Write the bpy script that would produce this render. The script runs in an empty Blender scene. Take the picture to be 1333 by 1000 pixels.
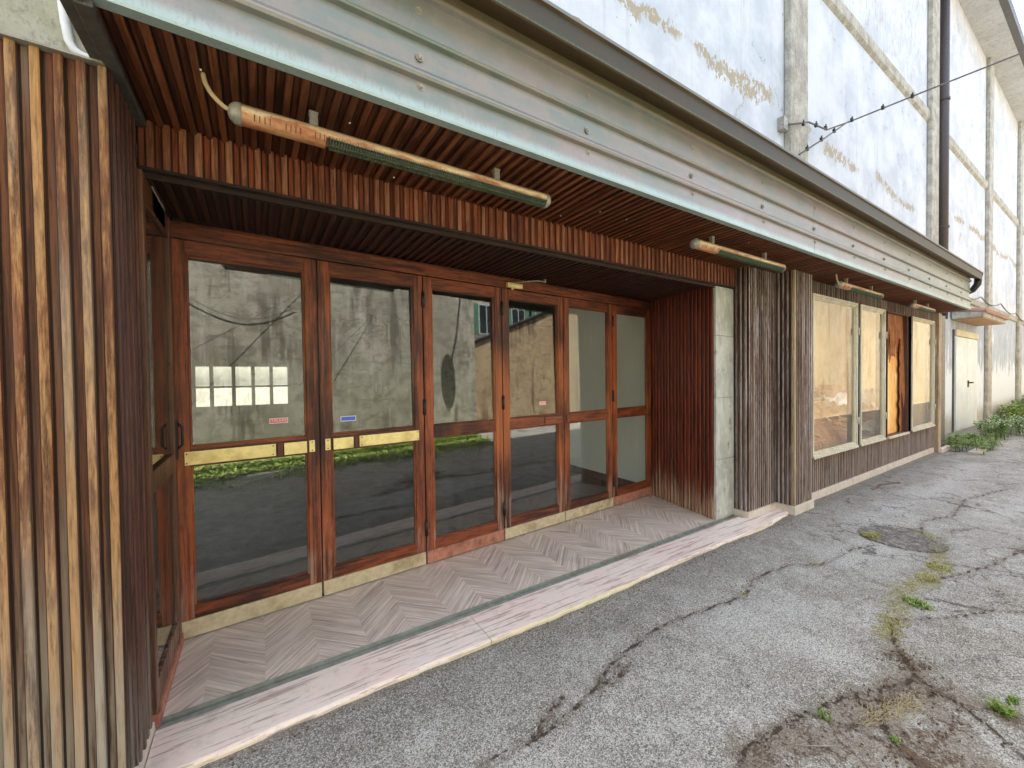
import bpy, math, random
from mathutils import Vector, Matrix, noise as mnoise
random.seed(7)
SC = bpy.context.scene
COL = SC.collection
G = -0.03                       # yard level; the entrance floor is z = 0

def s2l(r, g, b):
    f = lambda c: (c/12.92 if c <= .04045 else ((c+.055)/1.055)**2.4)
    return (f(r/255), f(g/255), f(b/255), 1)

# ------------------------------------------------------------------ node helper
class NT:
    def __init__(s, name):
        s.m = bpy.data.materials.new(name); s.m.use_nodes = True
        s.t = s.m.node_tree; s.t.nodes.clear(); s._p = None
    def n(s, typ, **kw):
        o = s.t.nodes.new(typ)
        for k, v in kw.items(): setattr(o, k, v)
        return o
    def set(s, sock, v):
        if isinstance(v, bpy.types.NodeSocket): s.t.links.new(v, sock)
        else:
            if hasattr(sock.default_value, '__len__') and not hasattr(v, '__len__'): v = [v]*len(sock.default_value)
            if hasattr(sock.default_value, '__len__') and len(sock.default_value) == 3 and len(v) == 4: v = v[:3]
            sock.default_value = v
    def pos(s):
        if s._p is None: s._p = s.n('ShaderNodeNewGeometry').outputs['Position']
        return s._p
    def mp(s, scale=(1, 1, 1), loc=(0, 0, 0), v=None, rot=(0, 0, 0)):
        o = s.n('ShaderNodeMapping'); s.set(o.inputs['Vector'], v or s.pos())
        o.inputs['Scale'].default_value = scale; o.inputs['Location'].default_value = loc; o.inputs['Rotation'].default_value = rot
        return o.outputs[0]
    def noise(s, scale=1, detail=4, rough=.55, v=None, sc=(1, 1, 1), loc=(0, 0, 0), dist=0):
        o = s.n('ShaderNodeTexNoise'); s.set(o.inputs['Vector'], s.mp(sc, loc, v))
        o.inputs['Scale'].default_value = scale; o.inputs['Detail'].default_value = detail
        o.inputs['Roughness'].default_value = rough; o.inputs['Distortion'].default_value = dist
        return o.outputs['Fac']
    def vor(s, scale, feature='F1', out='Distance', v=None, sc=(1, 1, 1), rnd=1):
        o = s.n('ShaderNodeTexVoronoi', feature=feature); s.set(o.inputs['Vector'], s.mp(sc, (0, 0, 0), v))
        o.inputs['Scale'].default_value = scale; o.inputs['Randomness'].default_value = rnd
        return o.outputs[out]
    def ma(s, op, a, b=0, c=None, clamp=False):
        o = s.n('ShaderNodeMath', operation=op, use_clamp=clamp); s.set(o.inputs[0], a); s.set(o.inputs[1], b)
        if c is not None: s.set(o.inputs[2], c)
        return o.outputs[0]
    def add(s, a, b): return s.ma('ADD', a, b)
    def mul(s, a, b): return s.ma('MULTIPLY', a, b)
    def ss(s, x, a, b, lo=0., hi=1.):
        o = s.n('ShaderNodeMapRange', interpolation_type='SMOOTHSTEP'); s.set(o.inputs[0], x)
        o.inputs[1].default_value = a; o.inputs[2].default_value = b; o.inputs[3].default_value = lo; o.inputs[4].default_value = hi
        return o.outputs[0]
    def mix(s, f, a, b, blend='MIX'):
        o = s.n('ShaderNodeMix', data_type='RGBA', blend_type=blend)
        s.set(o.inputs['Factor'], f); s.set(o.inputs['A'], a) if False else None
        s.set(o.inputs[6], a); s.set(o.inputs[7], b)
        return o.outputs[2]
    def xyz(s, v=None):
        o = s.n('ShaderNodeSeparateXYZ'); s.set(o.inputs[0], v or s.pos()); return o.outputs
    def comb(s, x, y, z):
        o = s.n('ShaderNodeCombineXYZ'); s.set(o.inputs[0], x); s.set(o.inputs[1], y); s.set(o.inputs[2], z); return o.outputs[0]
    def attr(s, name, out='Fac'):
        return s.n('ShaderNodeAttribute', attribute_name=name).outputs[out]
    def bump(s, h, strength=.5, dist=.01):
        o = s.n('ShaderNodeBump'); s.set(o.inputs['Height'], h)
        o.inputs['Strength'].default_value = strength; o.inputs['Distance'].default_value = dist
        return o.outputs[0]
    def out(s, col, rough=.6, metal=0, normal=None, spec=.5, **kw):
        p = s.n('ShaderNodeBsdfPrincipled'); s.set(p.inputs['Base Color'], col); s.set(p.inputs['Roughness'], rough)
        s.set(p.inputs['Metallic'], metal); s.set(p.inputs['Specular IOR Level'], spec)
        if normal is not None: s.set(p.inputs['Normal'], normal)
        for k, v in kw.items(): s.set(p.inputs[k.replace('_', ' ')], v)
        o = s.n('ShaderNodeOutputMaterial'); s.t.links.new(p.outputs[0], o.inputs[0]); return s.m

M = {}
def wood_flute(name, base, ribc, dark, worn=.5, grey=(.2, .19, .18, 1), greyamt=0., zlo=0, zhi=.5, axis='z', gz=0., sparse=.5, rough=.6, streak=None, stramt=0., wh=.55, spec=.35, gd=.62):
    """painted grooved boards: rib faces carry 'rib' = 1, every rib its own 'rnd'"""
    t = NT(name); rib = t.attr('rib'); rnd = t.attr('rnd')
    L = {'z': (1, 1, .035), 'y': (1, .035, 1)}[axis]
    B = {'z': (1, 1, .09), 'y': (1, .09, 1)}[axis]
    off = t.comb(t.mul(rnd, 13.), t.mul(rnd, 7.), t.mul(rnd, 31.))
    v = t.n('ShaderNodeVectorMath', operation='ADD'); t.set(v.inputs[0], t.pos()); t.set(v.inputs[1], off); v = v.outputs[0]
    grain = t.noise(190, 5, .65, v, L); grain2 = t.noise(60, 4, .6, v, L)
    blotch = t.noise(7, 5, .65, v, B); speck = t.noise(110, 4, .7, v, tuple(.10 if a < 1 else 1 for a in L))
    z = t.xyz()[2]
    c = t.mix(t.ss(grain2, .36, .6), dark, base)
    c = t.mix(t.mul(t.ss(grain, .5, .62), .55), c, tuple(x*.6 for x in dark[:3])+(1,))
    w = t.ss(t.add(t.mul(blotch, .6), t.mul(speck, .4)), sparse-.1, sparse+.1)
    w = t.mul(t.mul(w, t.ss(rib, .55, .9)), worn)
    rc = t.mix(t.ss(grain, .3, .75), ribc, tuple(x*.55 for x in ribc[:3])+(1,))
    c = t.mix(w, c, rc)
    c = t.mix(t.mul(t.ss(rnd, 0, 1), .42), c, dark)
    if greyamt > 0:
        zz = t.ss(t.add(z, t.mul(t.add(blotch, -.5), 1.3)), zhi, zlo)
        g = t.mul(t.mul(zz, t.ss(t.add(grain2, t.mul(speck, .35)), .45, .8)), greyamt)
        if gz: g = t.add(g, t.mul(t.ss(t.noise(5, 4, .6, v, B), .5, .7), gz))
        c = t.mix(t.ma('MINIMUM', g, 1.), c, grey)
    if stramt > 0:   # whitish run-down streaks
        sn = t.noise(28, 4, .7, v, (1, 1, .05)); s2 = t.noise(2.2, 3, .6, sc=(1, 1, .8))
        c = t.mix(t.mul(t.mul(t.ss(sn, .54, .7), t.ss(s2, .42, .62)), stramt), c, streak)
    c = t.mix(t.mul(t.ss(rib, gd, 0), .93), c, tuple(x*.25 for x in dark[:3])+(1,))   # shade beside the ribs and in the grooves, painted dark
    h = t.add(t.mul(grain, .6), t.mul(grain2, .5))
    return t.out(c, t.ss(grain2, .2, .9, rough-.15, rough+.2), normal=t.bump(h, .55, .004), spec=spec)

def grain_wood(name, a, b, wornc, axis='z', scale=1., worn=.4, rough=.42, coat=0.):
    t = NT(name)
    L = {'z': (1, 1, .05), 'y': (1, .05, 1), 'x': (.05, 1, 1)}[axis]
    B = {'z': (1, 1, .3), 'y': (1, .3, 1), 'x': (.3, 1, 1)}[axis]
    g = t.noise(95*scale, 6, .7, sc=L, dist=.4); g2 = t.noise(40*scale, 4, .6, sc=L); bl = t.noise(5, 5, .65, sc=B); sp = t.noise(70, 5, .8, sc=B); big = t.noise(2.3, 3, .5, sc=B)
    c = t.mix(t.ss(t.add(t.mul(g2, .5), t.mul(big, .5)), .40, .58), a, b)
    c = t.mix(t.mul(t.ss(g, .48, .66), .7), c, tuple(x*.35 for x in a[:3])+(1,))
    c = t.mix(t.mul(t.ss(bl, .48, .66), worn), c, wornc)
    c = t.mix(t.mul(t.ss(sp, .56, .66), .65), c, tuple(x*.25 for x in a[:3])+(1,))
    z = t.xyz()[2]
    if 'varnished' in name: c = t.mix(t.mul(t.mul(t.ss(z, 2.0, 1.5), t.ss(z, .3, .9)), t.mul(t.ss(t.noise(3.1, 4, .6, sc=(1, 1, .35), loc=(2, 2, 2)), .45, .65), .4 if axis == 'z' else .15)), c, s2l(200, 116, 62))
    if axis == 'z':
        lw_ = t.mul(t.ss(t.add(z, t.mul(t.add(bl, -.5), 2.2)), .55, .1), t.ss(g2, .42, .6)); c = t.mix(t.mul(lw_, .75), c, s2l(150, 128, 116))
    return t.out(c, t.ss(bl, .3, .7, rough, rough+.25), normal=t.bump(t.add(g, g2), .35, .003), Coat_Weight=coat, Coat_Roughness=.3)

def simple(name, col, rough=.5, metal=0, var=.25, scale=30, bump=.15, spec=.5, dirt=None, dirtamt=.5):
    t = NT(name); n1 = t.noise(scale, 5, .65); n2 = t.noise(scale*.2, 4, .6)
    d = tuple(x*(1-var) for x in col[:3])+(1,)
    c = t.mix(t.ss(n1, .3, .7), col, d)
    c = t.mix(t.mul(t.ss(n2, .5, .72), dirtamt), c, dirt or tuple(x*(1-var*1.6) for x in col[:3])+(1,))
    return t.out(c, t.ss(n1, .3, .7, max(0, rough-.1), min(1, rough+.12)), metal, t.bump(n1, bump, .003), spec)

# wood claddings
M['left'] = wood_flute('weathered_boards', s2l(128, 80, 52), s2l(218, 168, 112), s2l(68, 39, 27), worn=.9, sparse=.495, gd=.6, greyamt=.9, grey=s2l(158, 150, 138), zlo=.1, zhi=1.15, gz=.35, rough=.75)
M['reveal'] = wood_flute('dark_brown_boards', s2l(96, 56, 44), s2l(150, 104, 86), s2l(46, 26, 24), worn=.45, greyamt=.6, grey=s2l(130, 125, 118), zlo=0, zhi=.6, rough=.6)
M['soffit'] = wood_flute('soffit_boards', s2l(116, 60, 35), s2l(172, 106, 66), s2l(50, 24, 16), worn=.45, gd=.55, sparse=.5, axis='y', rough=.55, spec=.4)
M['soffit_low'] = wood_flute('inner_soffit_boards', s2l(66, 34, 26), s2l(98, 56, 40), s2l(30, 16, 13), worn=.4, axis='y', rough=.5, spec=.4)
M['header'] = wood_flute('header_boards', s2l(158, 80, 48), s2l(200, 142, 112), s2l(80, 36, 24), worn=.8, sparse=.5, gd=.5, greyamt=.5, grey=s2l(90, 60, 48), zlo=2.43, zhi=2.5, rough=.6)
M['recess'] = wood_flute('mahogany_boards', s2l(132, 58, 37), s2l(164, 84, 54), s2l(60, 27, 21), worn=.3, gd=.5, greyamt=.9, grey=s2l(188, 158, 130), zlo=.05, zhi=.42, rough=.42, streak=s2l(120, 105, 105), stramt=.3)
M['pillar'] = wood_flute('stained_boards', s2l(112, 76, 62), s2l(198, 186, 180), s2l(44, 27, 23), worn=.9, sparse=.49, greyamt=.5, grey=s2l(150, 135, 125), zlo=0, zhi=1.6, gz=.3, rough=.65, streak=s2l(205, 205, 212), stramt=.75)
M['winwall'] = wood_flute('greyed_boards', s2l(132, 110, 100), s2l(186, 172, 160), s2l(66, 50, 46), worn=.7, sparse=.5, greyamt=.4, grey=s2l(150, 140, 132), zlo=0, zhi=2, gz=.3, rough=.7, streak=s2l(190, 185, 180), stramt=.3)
# door timber
M['doorz'] = grain_wood('varnished_stile_wood', s2l(66, 29, 19), s2l(156, 78, 42), s2l(48, 27, 21), 'z', worn=.5)
M['doorx'] = grain_wood('varnished_rail_wood', s2l(58, 26, 18), s2l(140, 68, 37), s2l(44, 25, 20), 'x', worn=.45)
M['doory'] = grain_wood('side_light_wood', s2l(150, 70, 34), s2l(200, 112, 56), s2l(120, 80, 62), 'z', worn=.35)
M['sidewood'] = grain_wood('dark_side_light_wood', s2l(82, 50, 38), s2l(112, 72, 50), s2l(96, 76, 66), 'z', worn=.5)
M['paleboard'] = grain_wood('bleached_board_wood', s2l(200, 170, 120), s2l(230, 205, 155), s2l(150, 120, 80), 'x', worn=.5, rough=.7)
M['tanpost'] = grain_wood('tan_post_wood', s2l(150, 128, 98), s2l(185, 165, 135), s2l(110, 90, 70), 'z', worn=.5, rough=.75)
M['frame'] = grain_wood('cream_frame_paint', s2l(196, 190, 168), s2l(212, 207, 188), s2l(160, 150, 128), 'z', worn=.35, rough=.6)
M['framebrown'] = grain_wood('dark_frame_side', s2l(78, 48, 38), s2l(100, 64, 48), s2l(60, 40, 34), 'z', worn=.3, rough=.6)
M['darkwood'] = grain_wood('blackened_trim', s2l(44, 28, 22), s2l(58, 38, 30), s2l(72, 56, 46), 'x', worn=.3, rough=.7)
M['orangewood'] = grain_wood('orange_ply', s2l(225, 150, 70), s2l(240, 190, 110), s2l(255, 225, 160), 'z', worn=.6, rough=.7)
M['brownpaper'] = simple('brown_paper', s2l(150, 90, 45), .8, var=.3, scale=8)
M['brass'] = simple('brass', s2l(250, 228, 162), .36, .3, var=.18, scale=18, dirt=s2l(170, 130, 60), dirtamt=.5)
M['kick'] = simple('kick_plate_metal', s2l(216, 202, 172), .5, .25, var=.25, scale=26, dirt=s2l(140, 118, 84), dirtamt=.6)
M['kickpink'] = simple('kick_plate_bare_wood', s2l(190, 130, 110), .7, 0, var=.35, scale=22, dirt=s2l(110, 60, 50), dirtamt=.8)
M['black'] = simple('black_iron', (.018, .017, .018, 1), .5, 0, var=.4)
M['darkmetal'] = simple('dark_grey_metal', s2l(92, 90, 88), .5, .3, var=.3)
M['greymetal'] = simple('grey_cap_metal', s2l(165, 160, 150), .5, .3, var=.35, scale=40)
M['screwwhite'] = simple('white_paint_spot', (.8, .8, .78, 1), .7)
M['rubber'] = simple('hose_beige', s2l(205, 180, 140), .7)
M['mesh_green'] = simple('green_grille_metal', s2l(92, 116, 96), .55, .2, var=.4, scale=60)
M['white'] = simple('white_metal_paint', s2l(194, 208, 216), .5, 0, var=.08, scale=3, dirt=s2l(190, 188, 170), dirtamt=.4)
M['conduit'] = simple('white_conduit_plastic', s2l(235, 235, 235), .5, var=.06)
M['wire'] = simple('grey_cable_sheath', s2l(95, 92, 92), .6)
M['marble'] = simple('marble_skirting', s2l(212, 202, 190), .5, 0, var=.12, scale=14, dirt=s2l(165, 150, 130), dirtamt=.5)
M['orangestrip'] = simple('tan_lintel_paint', s2l(190, 150, 112), .7)
M['red'] = simple('red_sticker_film', s2l(222, 92, 100), .5, var=.08)
M['blue'] = simple('blue_sticker_film', s2l(72, 108, 220), .5, var=.1)
M['pink'] = simple('faded_pink_film', s2l(240, 165, 155), .5, var=.08)
M['stickwhite'] = simple('sticker_white_film', s2l(240, 232, 232), .5, var=.04)
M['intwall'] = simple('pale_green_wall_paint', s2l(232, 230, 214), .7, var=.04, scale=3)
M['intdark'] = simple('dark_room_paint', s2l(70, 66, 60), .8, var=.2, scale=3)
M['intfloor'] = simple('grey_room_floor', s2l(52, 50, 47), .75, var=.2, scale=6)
M['skirt'] = simple('brown_baseboard', s2l(84, 66, 56), .5)
M['cream'] = simple('cream_backing_board', s2l(245, 225, 182), .8, var=.06, scale=2.5, dirt=s2l(225, 195, 145), dirtamt=.4)
M['showfloor'] = simple('showcase_floor', s2l(190, 140, 95), .7, var=.25, scale=5)
M['plastic'] = simple('white_plastic_sheet', s2l(240, 240, 240), .35, var=.06)
M['card'] = simple('cardboard', s2l(185, 132, 88), .8, var=.15)
M['redplastic'] = simple('red_plastic', s2l(200, 70, 60), .4)
M['terracotta'] = simple('terracotta', s2l(164, 132, 118), .8, var=.3, scale=20)
M['shutter'] = simple('green_shutter_paint', s2l(90, 140, 110), .6)
M['darkglass'] = simple('dark_window_glass', (.03, .035, .04, 1), .1)

def plank():
    t = NT('splintered_plank_wood'); i = t.n('ShaderNodeObjectInfo').outputs['Random']
    g = t.noise(60, 4, .6, sc=(.2, 1, 1))
    c = t.mix(i, s2l(245, 212, 168), s2l(206, 150, 100)); c = t.mix(t.mul(g, .5), c, s2l(245, 220, 180))
    return t.out(c, .75)
M['plank'] = plank()

def glass(name, f0, tint, dust=.03, kk=1.):
    t = NT(name); ge = t.n('ShaderNodeNewGeometry'); d = t.n('ShaderNodeVectorMath', operation='DOT_PRODUCT')
    t.t.links.new(ge.outputs['Incoming'], d.inputs[0]); t.t.links.new(ge.outputs['Normal'], d.inputs[1])
    a = t.ma('ABSOLUTE', d.outputs['Value']); k = t.ma('POWER', t.ma('SUBTRACT', 1., a, clamp=True), 5.)
    fr = t.add(f0, t.mul(k, (1-f0)*kk))
    gl = t.n('ShaderNodeBsdfGlossy'); gl.inputs['Roughness'].default_value = .004
    wob = t.bump(t.noise(1.6, 1, .4), .05, .002); t.set(gl.inputs['Normal'], wob)
    tr = t.n('ShaderNodeBsdfTransparent'); tr.inputs[0].default_value = tint
    df = t.n('ShaderNodeBsdfDiffuse'); df.inputs[0].default_value = (.6, .58, .52, 1)
    mx = t.n('ShaderNodeMixShader'); t.set(mx.inputs[0], fr); t.t.links.new(tr.outputs[0], mx.inputs[1]); t.t.links.new(gl.outputs[0], mx.inputs[2])
    m2 = t.n('ShaderNodeMixShader'); dn = t.mul(t.ss(t.noise(7, 5, .7, sc=(1, 1, .4)), .35, .8), dust*2); t.set(m2.inputs[0], dn)
    t.t.links.new(mx.outputs[0], m2.inputs[1]); t.t.links.new(df.outputs[0], m2.inputs[2])
    o = t.n('ShaderNodeOutputMaterial'); t.t.links.new(m2.outputs[0], o.inputs[0]); return t.m
M['glass'] = glass('door_glass', .095, (.86, .87, .84, 1), .010)
M['shopglass'] = glass('dusty_shop_glass', .045, (.97, .96, .93, 1), .04, .85)

def mat_fascia():
    t = NT('patinated_sheet_metal'); x, y, z = t.xyz()
    n1 = t.noise(6, 5, .65, sc=(1, 1, 1)); n2 = t.noise(90, 4, .7, sc=(1, 1, .25)); n3 = t.noise(2.2, 4, .6, sc=(.5, 1, 3)); sp = t.noise(160, 2, .6)
    pink = s2l(150, 140, 140); green = s2l(126, 134, 131); blue = s2l(164, 182, 184)
    c = t.mix(t.ss(n3, .35, .65), pink, green)
    c = t.mix(t.mul(t.ss(n1, .4, .7), .6), c, s2l(162, 150, 150))
    c = t.mix(t.mul(t.ss(t.noise(3, 4, .6, sc=(1.6, 1, 6), loc=(3, 0, 1)), .5, .62), .5), c, s2l(150, 140, 134))
    zz = t.add(z, t.mul(t.add(n2, -.5), .03))
    c = t.mix(t.ss(zz, 2.685, 2.635), c, blue)                        # blue-white bloom along the drip edge
    c = t.mix(t.mul(t.ss(x, 4., 9.5), .6), c, s2l(128, 144, 140))     # greener patina towards the far end
    c = t.mix(t.mul(t.ss(z, 3.10, 3.125), .7), c, s2l(140, 122, 88))
    c = t.mix(t.mul(t.ss(n2, .5, .75), .3), c, s2l(120, 116, 108))
    c = t.mix(t.mul(t.ss(sp, .66, .74), .5), c, s2l(120, 90, 80))
    return t.out(c, t.ss(n1, .3, .7, .4, .56), .4, t.bump(n2, .12, .002))
M['fascia'] = mat_fascia()
def mat_gutter():
    t = NT('weathered_copper'); x, y, z = t.xyz(); n2 = t.noise(70, 4, .7, sc=(1, 1, .2)); n1 = t.noise(5, 4, .6)
    c = t.mix(t.ss(n1, .35, .65), s2l(66, 54, 42), s2l(58, 56, 45))
    c = t.mix(t.mul(t.ss(t.add(z, t.mul(n2, .03)), 3.155, 3.13), .8), c, s2l(96, 120, 100))
    c = t.mix(t.ss(z, 3.222, 3.235), c, s2l(112, 116, 114))
    return t.out(c, .6, .1, t.bump(n2, .15, .002))
M['gutter'] = mat_gutter()
def mat_gutunder():
    t = NT('dark_copper'); n = t.noise(9, 5, .6, sc=(.3, 1, 1))
    return t.out(t.mix(t.ss(n, .3, .7), s2l(84, 66, 50), s2l(104, 84, 60)), .5, .3)
M['gutter_under'] = mat_gutunder()
def mat_heater():
    t = NT('faded_orange_enamel'); x, y, z = t.xyz(); n1 = t.noise(14, 5, .7, sc=(.35, 1, 1)); n2 = t.noise(70, 4, .7)
    c = t.mix(t.ss(n1, .35, .6), s2l(166, 96, 62), s2l(190, 142, 104))
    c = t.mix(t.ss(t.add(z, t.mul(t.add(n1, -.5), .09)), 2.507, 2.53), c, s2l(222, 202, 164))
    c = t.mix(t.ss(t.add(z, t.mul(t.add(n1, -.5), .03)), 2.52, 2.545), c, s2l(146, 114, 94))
    c = t.mix(t.mul(t.ss(n2, .55, .7), .5), c, s2l(120, 70, 45))
    return t.out(c, .5, .1, t.bump(n2, .15, .002))
M['heater'] = mat_heater()

def mat_plaster():
    t = NT('peeling_white_plaster'); x, y, z = t.xyz()
    n0 = t.noise(.55, 5, .6); n1 = t.noise(1.7, 6, .65); n2 = t.noise(9, 6, .7); n3 = t.noise(30, 4, .7, sc=(1, 1, .5)); st = t.noise(5, 5, .65, sc=(1, 1, .07))
    c = t.mix(t.ss(n1, .35, .65), s2l(194, 200, 209), s2l(172, 180, 191))
    c = t.mix(t.mul(t.ss(st, .55, .75), .45), c, s2l(198, 196, 190))
    c = t.mix(t.mul(t.ss(n2, .55, .72), .35), c, s2l(190, 192, 196))
    c = t.mix(t.mul(t.ss(n0, .5, .62), .4), c, s2l(206, 210, 214))
    # flaked-off paint along the old roof line
    line = t.add(4.9, t.mul(t.ss(x, 12.4, 13.4), .55)); line = t.add(line, t.mul(t.add(t.noise(.9, 3, .5), -.5), .5))
    band = t.ss(t.ma('ABSOLUTE', t.ma('SUBTRACT', z, line)), .2, .0)
    pk = t.ss(t.add(t.mul(t.add(n2, n3), .5), t.mul(band, .17)), .615, .63)
    hc = t.vor(.55, 'DISTANCE_TO_EDGE', v=t.comb(t.add(x, t.mul(n1, 1.2)), 0., t.add(z, t.mul(t.noise(2.4, 5, .6, loc=(9, 0, 0)), 1.2)))); c = t.mix(t.mul(t.mul(t.ss(hc, .009, .003), t.ss(n1, .5, .6)), .55), c, s2l(120, 118, 116))
    c = t.mix(t.mul(t.ss(t.noise(9, 5, .7, sc=(1, 1, .03)), .56, .7), .35), c, s2l(150, 150, 152))
    pk = t.mul(pk, t.ss(t.noise(1.1, 3, .5, loc=(5, 0, 0)), .42, .5))
    c = t.mix(pk, c, s2l(156, 147, 130))
    # mould streaks high on the second panel
    md = t.mul(t.ss(z, 6.6, 7.8), t.ss(x, 6.5, 8)); md = t.mul(md, t.ss(t.noise(16, 5, .75, sc=(1, 1, .3)), .5, .64))
    c = t.mix(t.mul(md, .6), c, s2l(150, 146, 148))
    # ground floor painted grey-blue with old whitewash
    low = t.mul(t.ss(z, 3.42, 3.38), t.ss(x, 9, 9.2))
    wsh = t.ss(t.add(t.noise(4, 5, .7, sc=(1, 1, .25)), t.mul(t.ss(z, 2.1, 1.1), .25)), .56, .66)
    lc = t.mix(t.ss(n1, .3, .7), s2l(150, 160, 174), s2l(168, 178, 190)); lc = t.mix(wsh, lc, s2l(206, 214, 224))
    lc = t.mix(t.mul(t.ss(t.add(z, t.mul(n2, .6)), .95, .5), .7), lc, s2l(150, 142, 128))
    c = t.mix(low, c, lc)
    dirt = t.mul(t.ss(z, 9.4, 10.9), t.ss(st, .3, .6)); c = t.mix(t.mul(dirt, .5), c, s2l(196, 184, 158))
    return t.out(c, .85, normal=t.bump(t.add(n2, t.mul(pk, -.6)), .3, .01), spec=.2)
M['plaster'] = mat_plaster()
def mat_conc(name, a, b, dark, bscale=1, ):
    t = NT(name); n1 = t.noise(2.2*bscale, 6, .65); n2 = t.noise(22*bscale, 6, .72, sc=(1, 1, .6)); st = t.noise(11*bscale, 5, .7, sc=(1, 1, .08))
    c = t.mix(t.ss(n1, .35, .65), a, b); c = t.mix(t.mul(t.ss(n2, .48, .7), .6), c, dark)
    c = t.mix(t.mul(t.ss(st, .5, .7), .5), c, dark)
    return t.out(c, .88, normal=t.bump(n2, .5, .01), spec=.2)
M['conc'] = mat_conc('weathered_concrete', s2l(178, 177, 168), s2l(148, 145, 136), s2l(98, 95, 87), 2.2)
M['leftconc'] = mat_conc('stained_grey_render', s2l(188, 186, 172), s2l(165, 162, 140), s2l(110, 108, 94), 2)
M['eave'] = mat_conc('eave_render', s2l(172, 176, 178), s2l(160, 163, 164), s2l(134, 132, 126), .6)
def mat_opp(name, a, b, c3, stain):
    t = NT(name); x, y, z = t.xyz(); n1 = t.noise(.8, 6, .65); n2 = t.noise(5, 6, .72); st = t.noise(6, 5, .7, sc=(1, 1, .06)); n3 = t.noise(2.4, 4, .6, sc=(1, 1, 2.4), dist=1.2)
    c = t.mix(t.ss(n1, .35, .65), a, b); c = t.mix(t.mul(t.ss(n2, .45, .7), .6), c, stain)
    c = t.mix(t.mul(t.ss(st, .52, .66), .5), c, c3); c = t.mix(t.mul(t.ss(n3, .55, .62), .45), c, stain)
    c = t.mix(t.mul(t.ss(t.add(z, t.mul(n2, .5)), .8, .3), .5), c, stain)
    s2 = t.noise(3.2, 4, .7, sc=(1, 1, .1), loc=(3, 0, 0)); c = t.mix(t.mul(t.mul(t.ss(s2, .5, .62), t.ss(t.noise(.9, 3, .5), .42, .56)), .75), c, tuple(q*.72 for q in stain[:3])+(1,))
    pt_ = t.ss(t.noise(1.35, 6, .7, sc=(1, 1, 1.5), loc=(7, 1, 2), dist=.8), .6, .63); c = t.mix(t.mul(pt_, .3), c, tuple(q*.6 for q in stain[:3])+(1,))
    hc = t.vor(.7, 'DISTANCE_TO_EDGE', v=t.comb(t.add(x, t.mul(n1, 1.5)), 0., t.add(t.mul(z, 1.3), t.mul(n3, 1.2)))); c = t.mix(t.mul(t.ss(hc, .010, .003), .3), c, tuple(q*.45 for q in stain[:3])+(1,))
    return t.out(c, .9, normal=t.bump(n2, .4, .02), spec=.2)
M['opp'] = mat_opp('old_grey_render', s2l(226, 223, 208), s2l(186, 182, 166), s2l(245, 243, 234), s2l(138, 132, 116))
M['oppcream'] = mat_opp('old_cream_render', s2l(242, 226, 194), s2l(230, 210, 174), s2l(248, 238, 216), s2l(206, 180, 142))
M['oppbrown'] = mat_opp('old_brown_render', s2l(196, 172, 144), s2l(214, 196, 158), s2l(212, 178, 118), s2l(136, 112, 94))
M['housewall'] = mat_opp('house_render', s2l(205, 196, 178), s2l(190, 182, 165), s2l(215, 208, 195), s2l(160, 150, 135))

def mat_stone():
    t = NT('pink_travertine'); n1 = t.noise(40, 6, .7, sc=(.05, 1, 1), dist=.3); n2 = t.noise(58, 5, .7, sc=(.05, 1, 1), dist=.3); n3 = t.noise(3, 5, .6); n4 = t.noise(11, 5, .7)
    c = t.mix(t.ss(n3, .35, .65), s2l(236, 214, 206), s2l(230, 218, 208))
    c = t.mix(t.mul(t.ss(n1, .53, .58), .7), c, s2l(150, 124, 118)); c = t.mix(t.mul(t.ss(n2, .52, .64), .65), c, s2l(236, 224, 216))
    c = t.mix(t.mul(t.ss(n4, .5, .7), .3), c, s2l(150, 138, 124))
    y = t.xyz()[1]
    c = t.mix(t.mul(t.ss(t.add(y, t.mul(n4, .05)), 2.02, 1.985), .7), c, s2l(212, 200, 160))
    return t.out(c, t.ss(n3, .3, .7, .42, .6), normal=t.bump(t.add(n1, n2), .25, .003))
M['stone'] = mat_stone()
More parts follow.
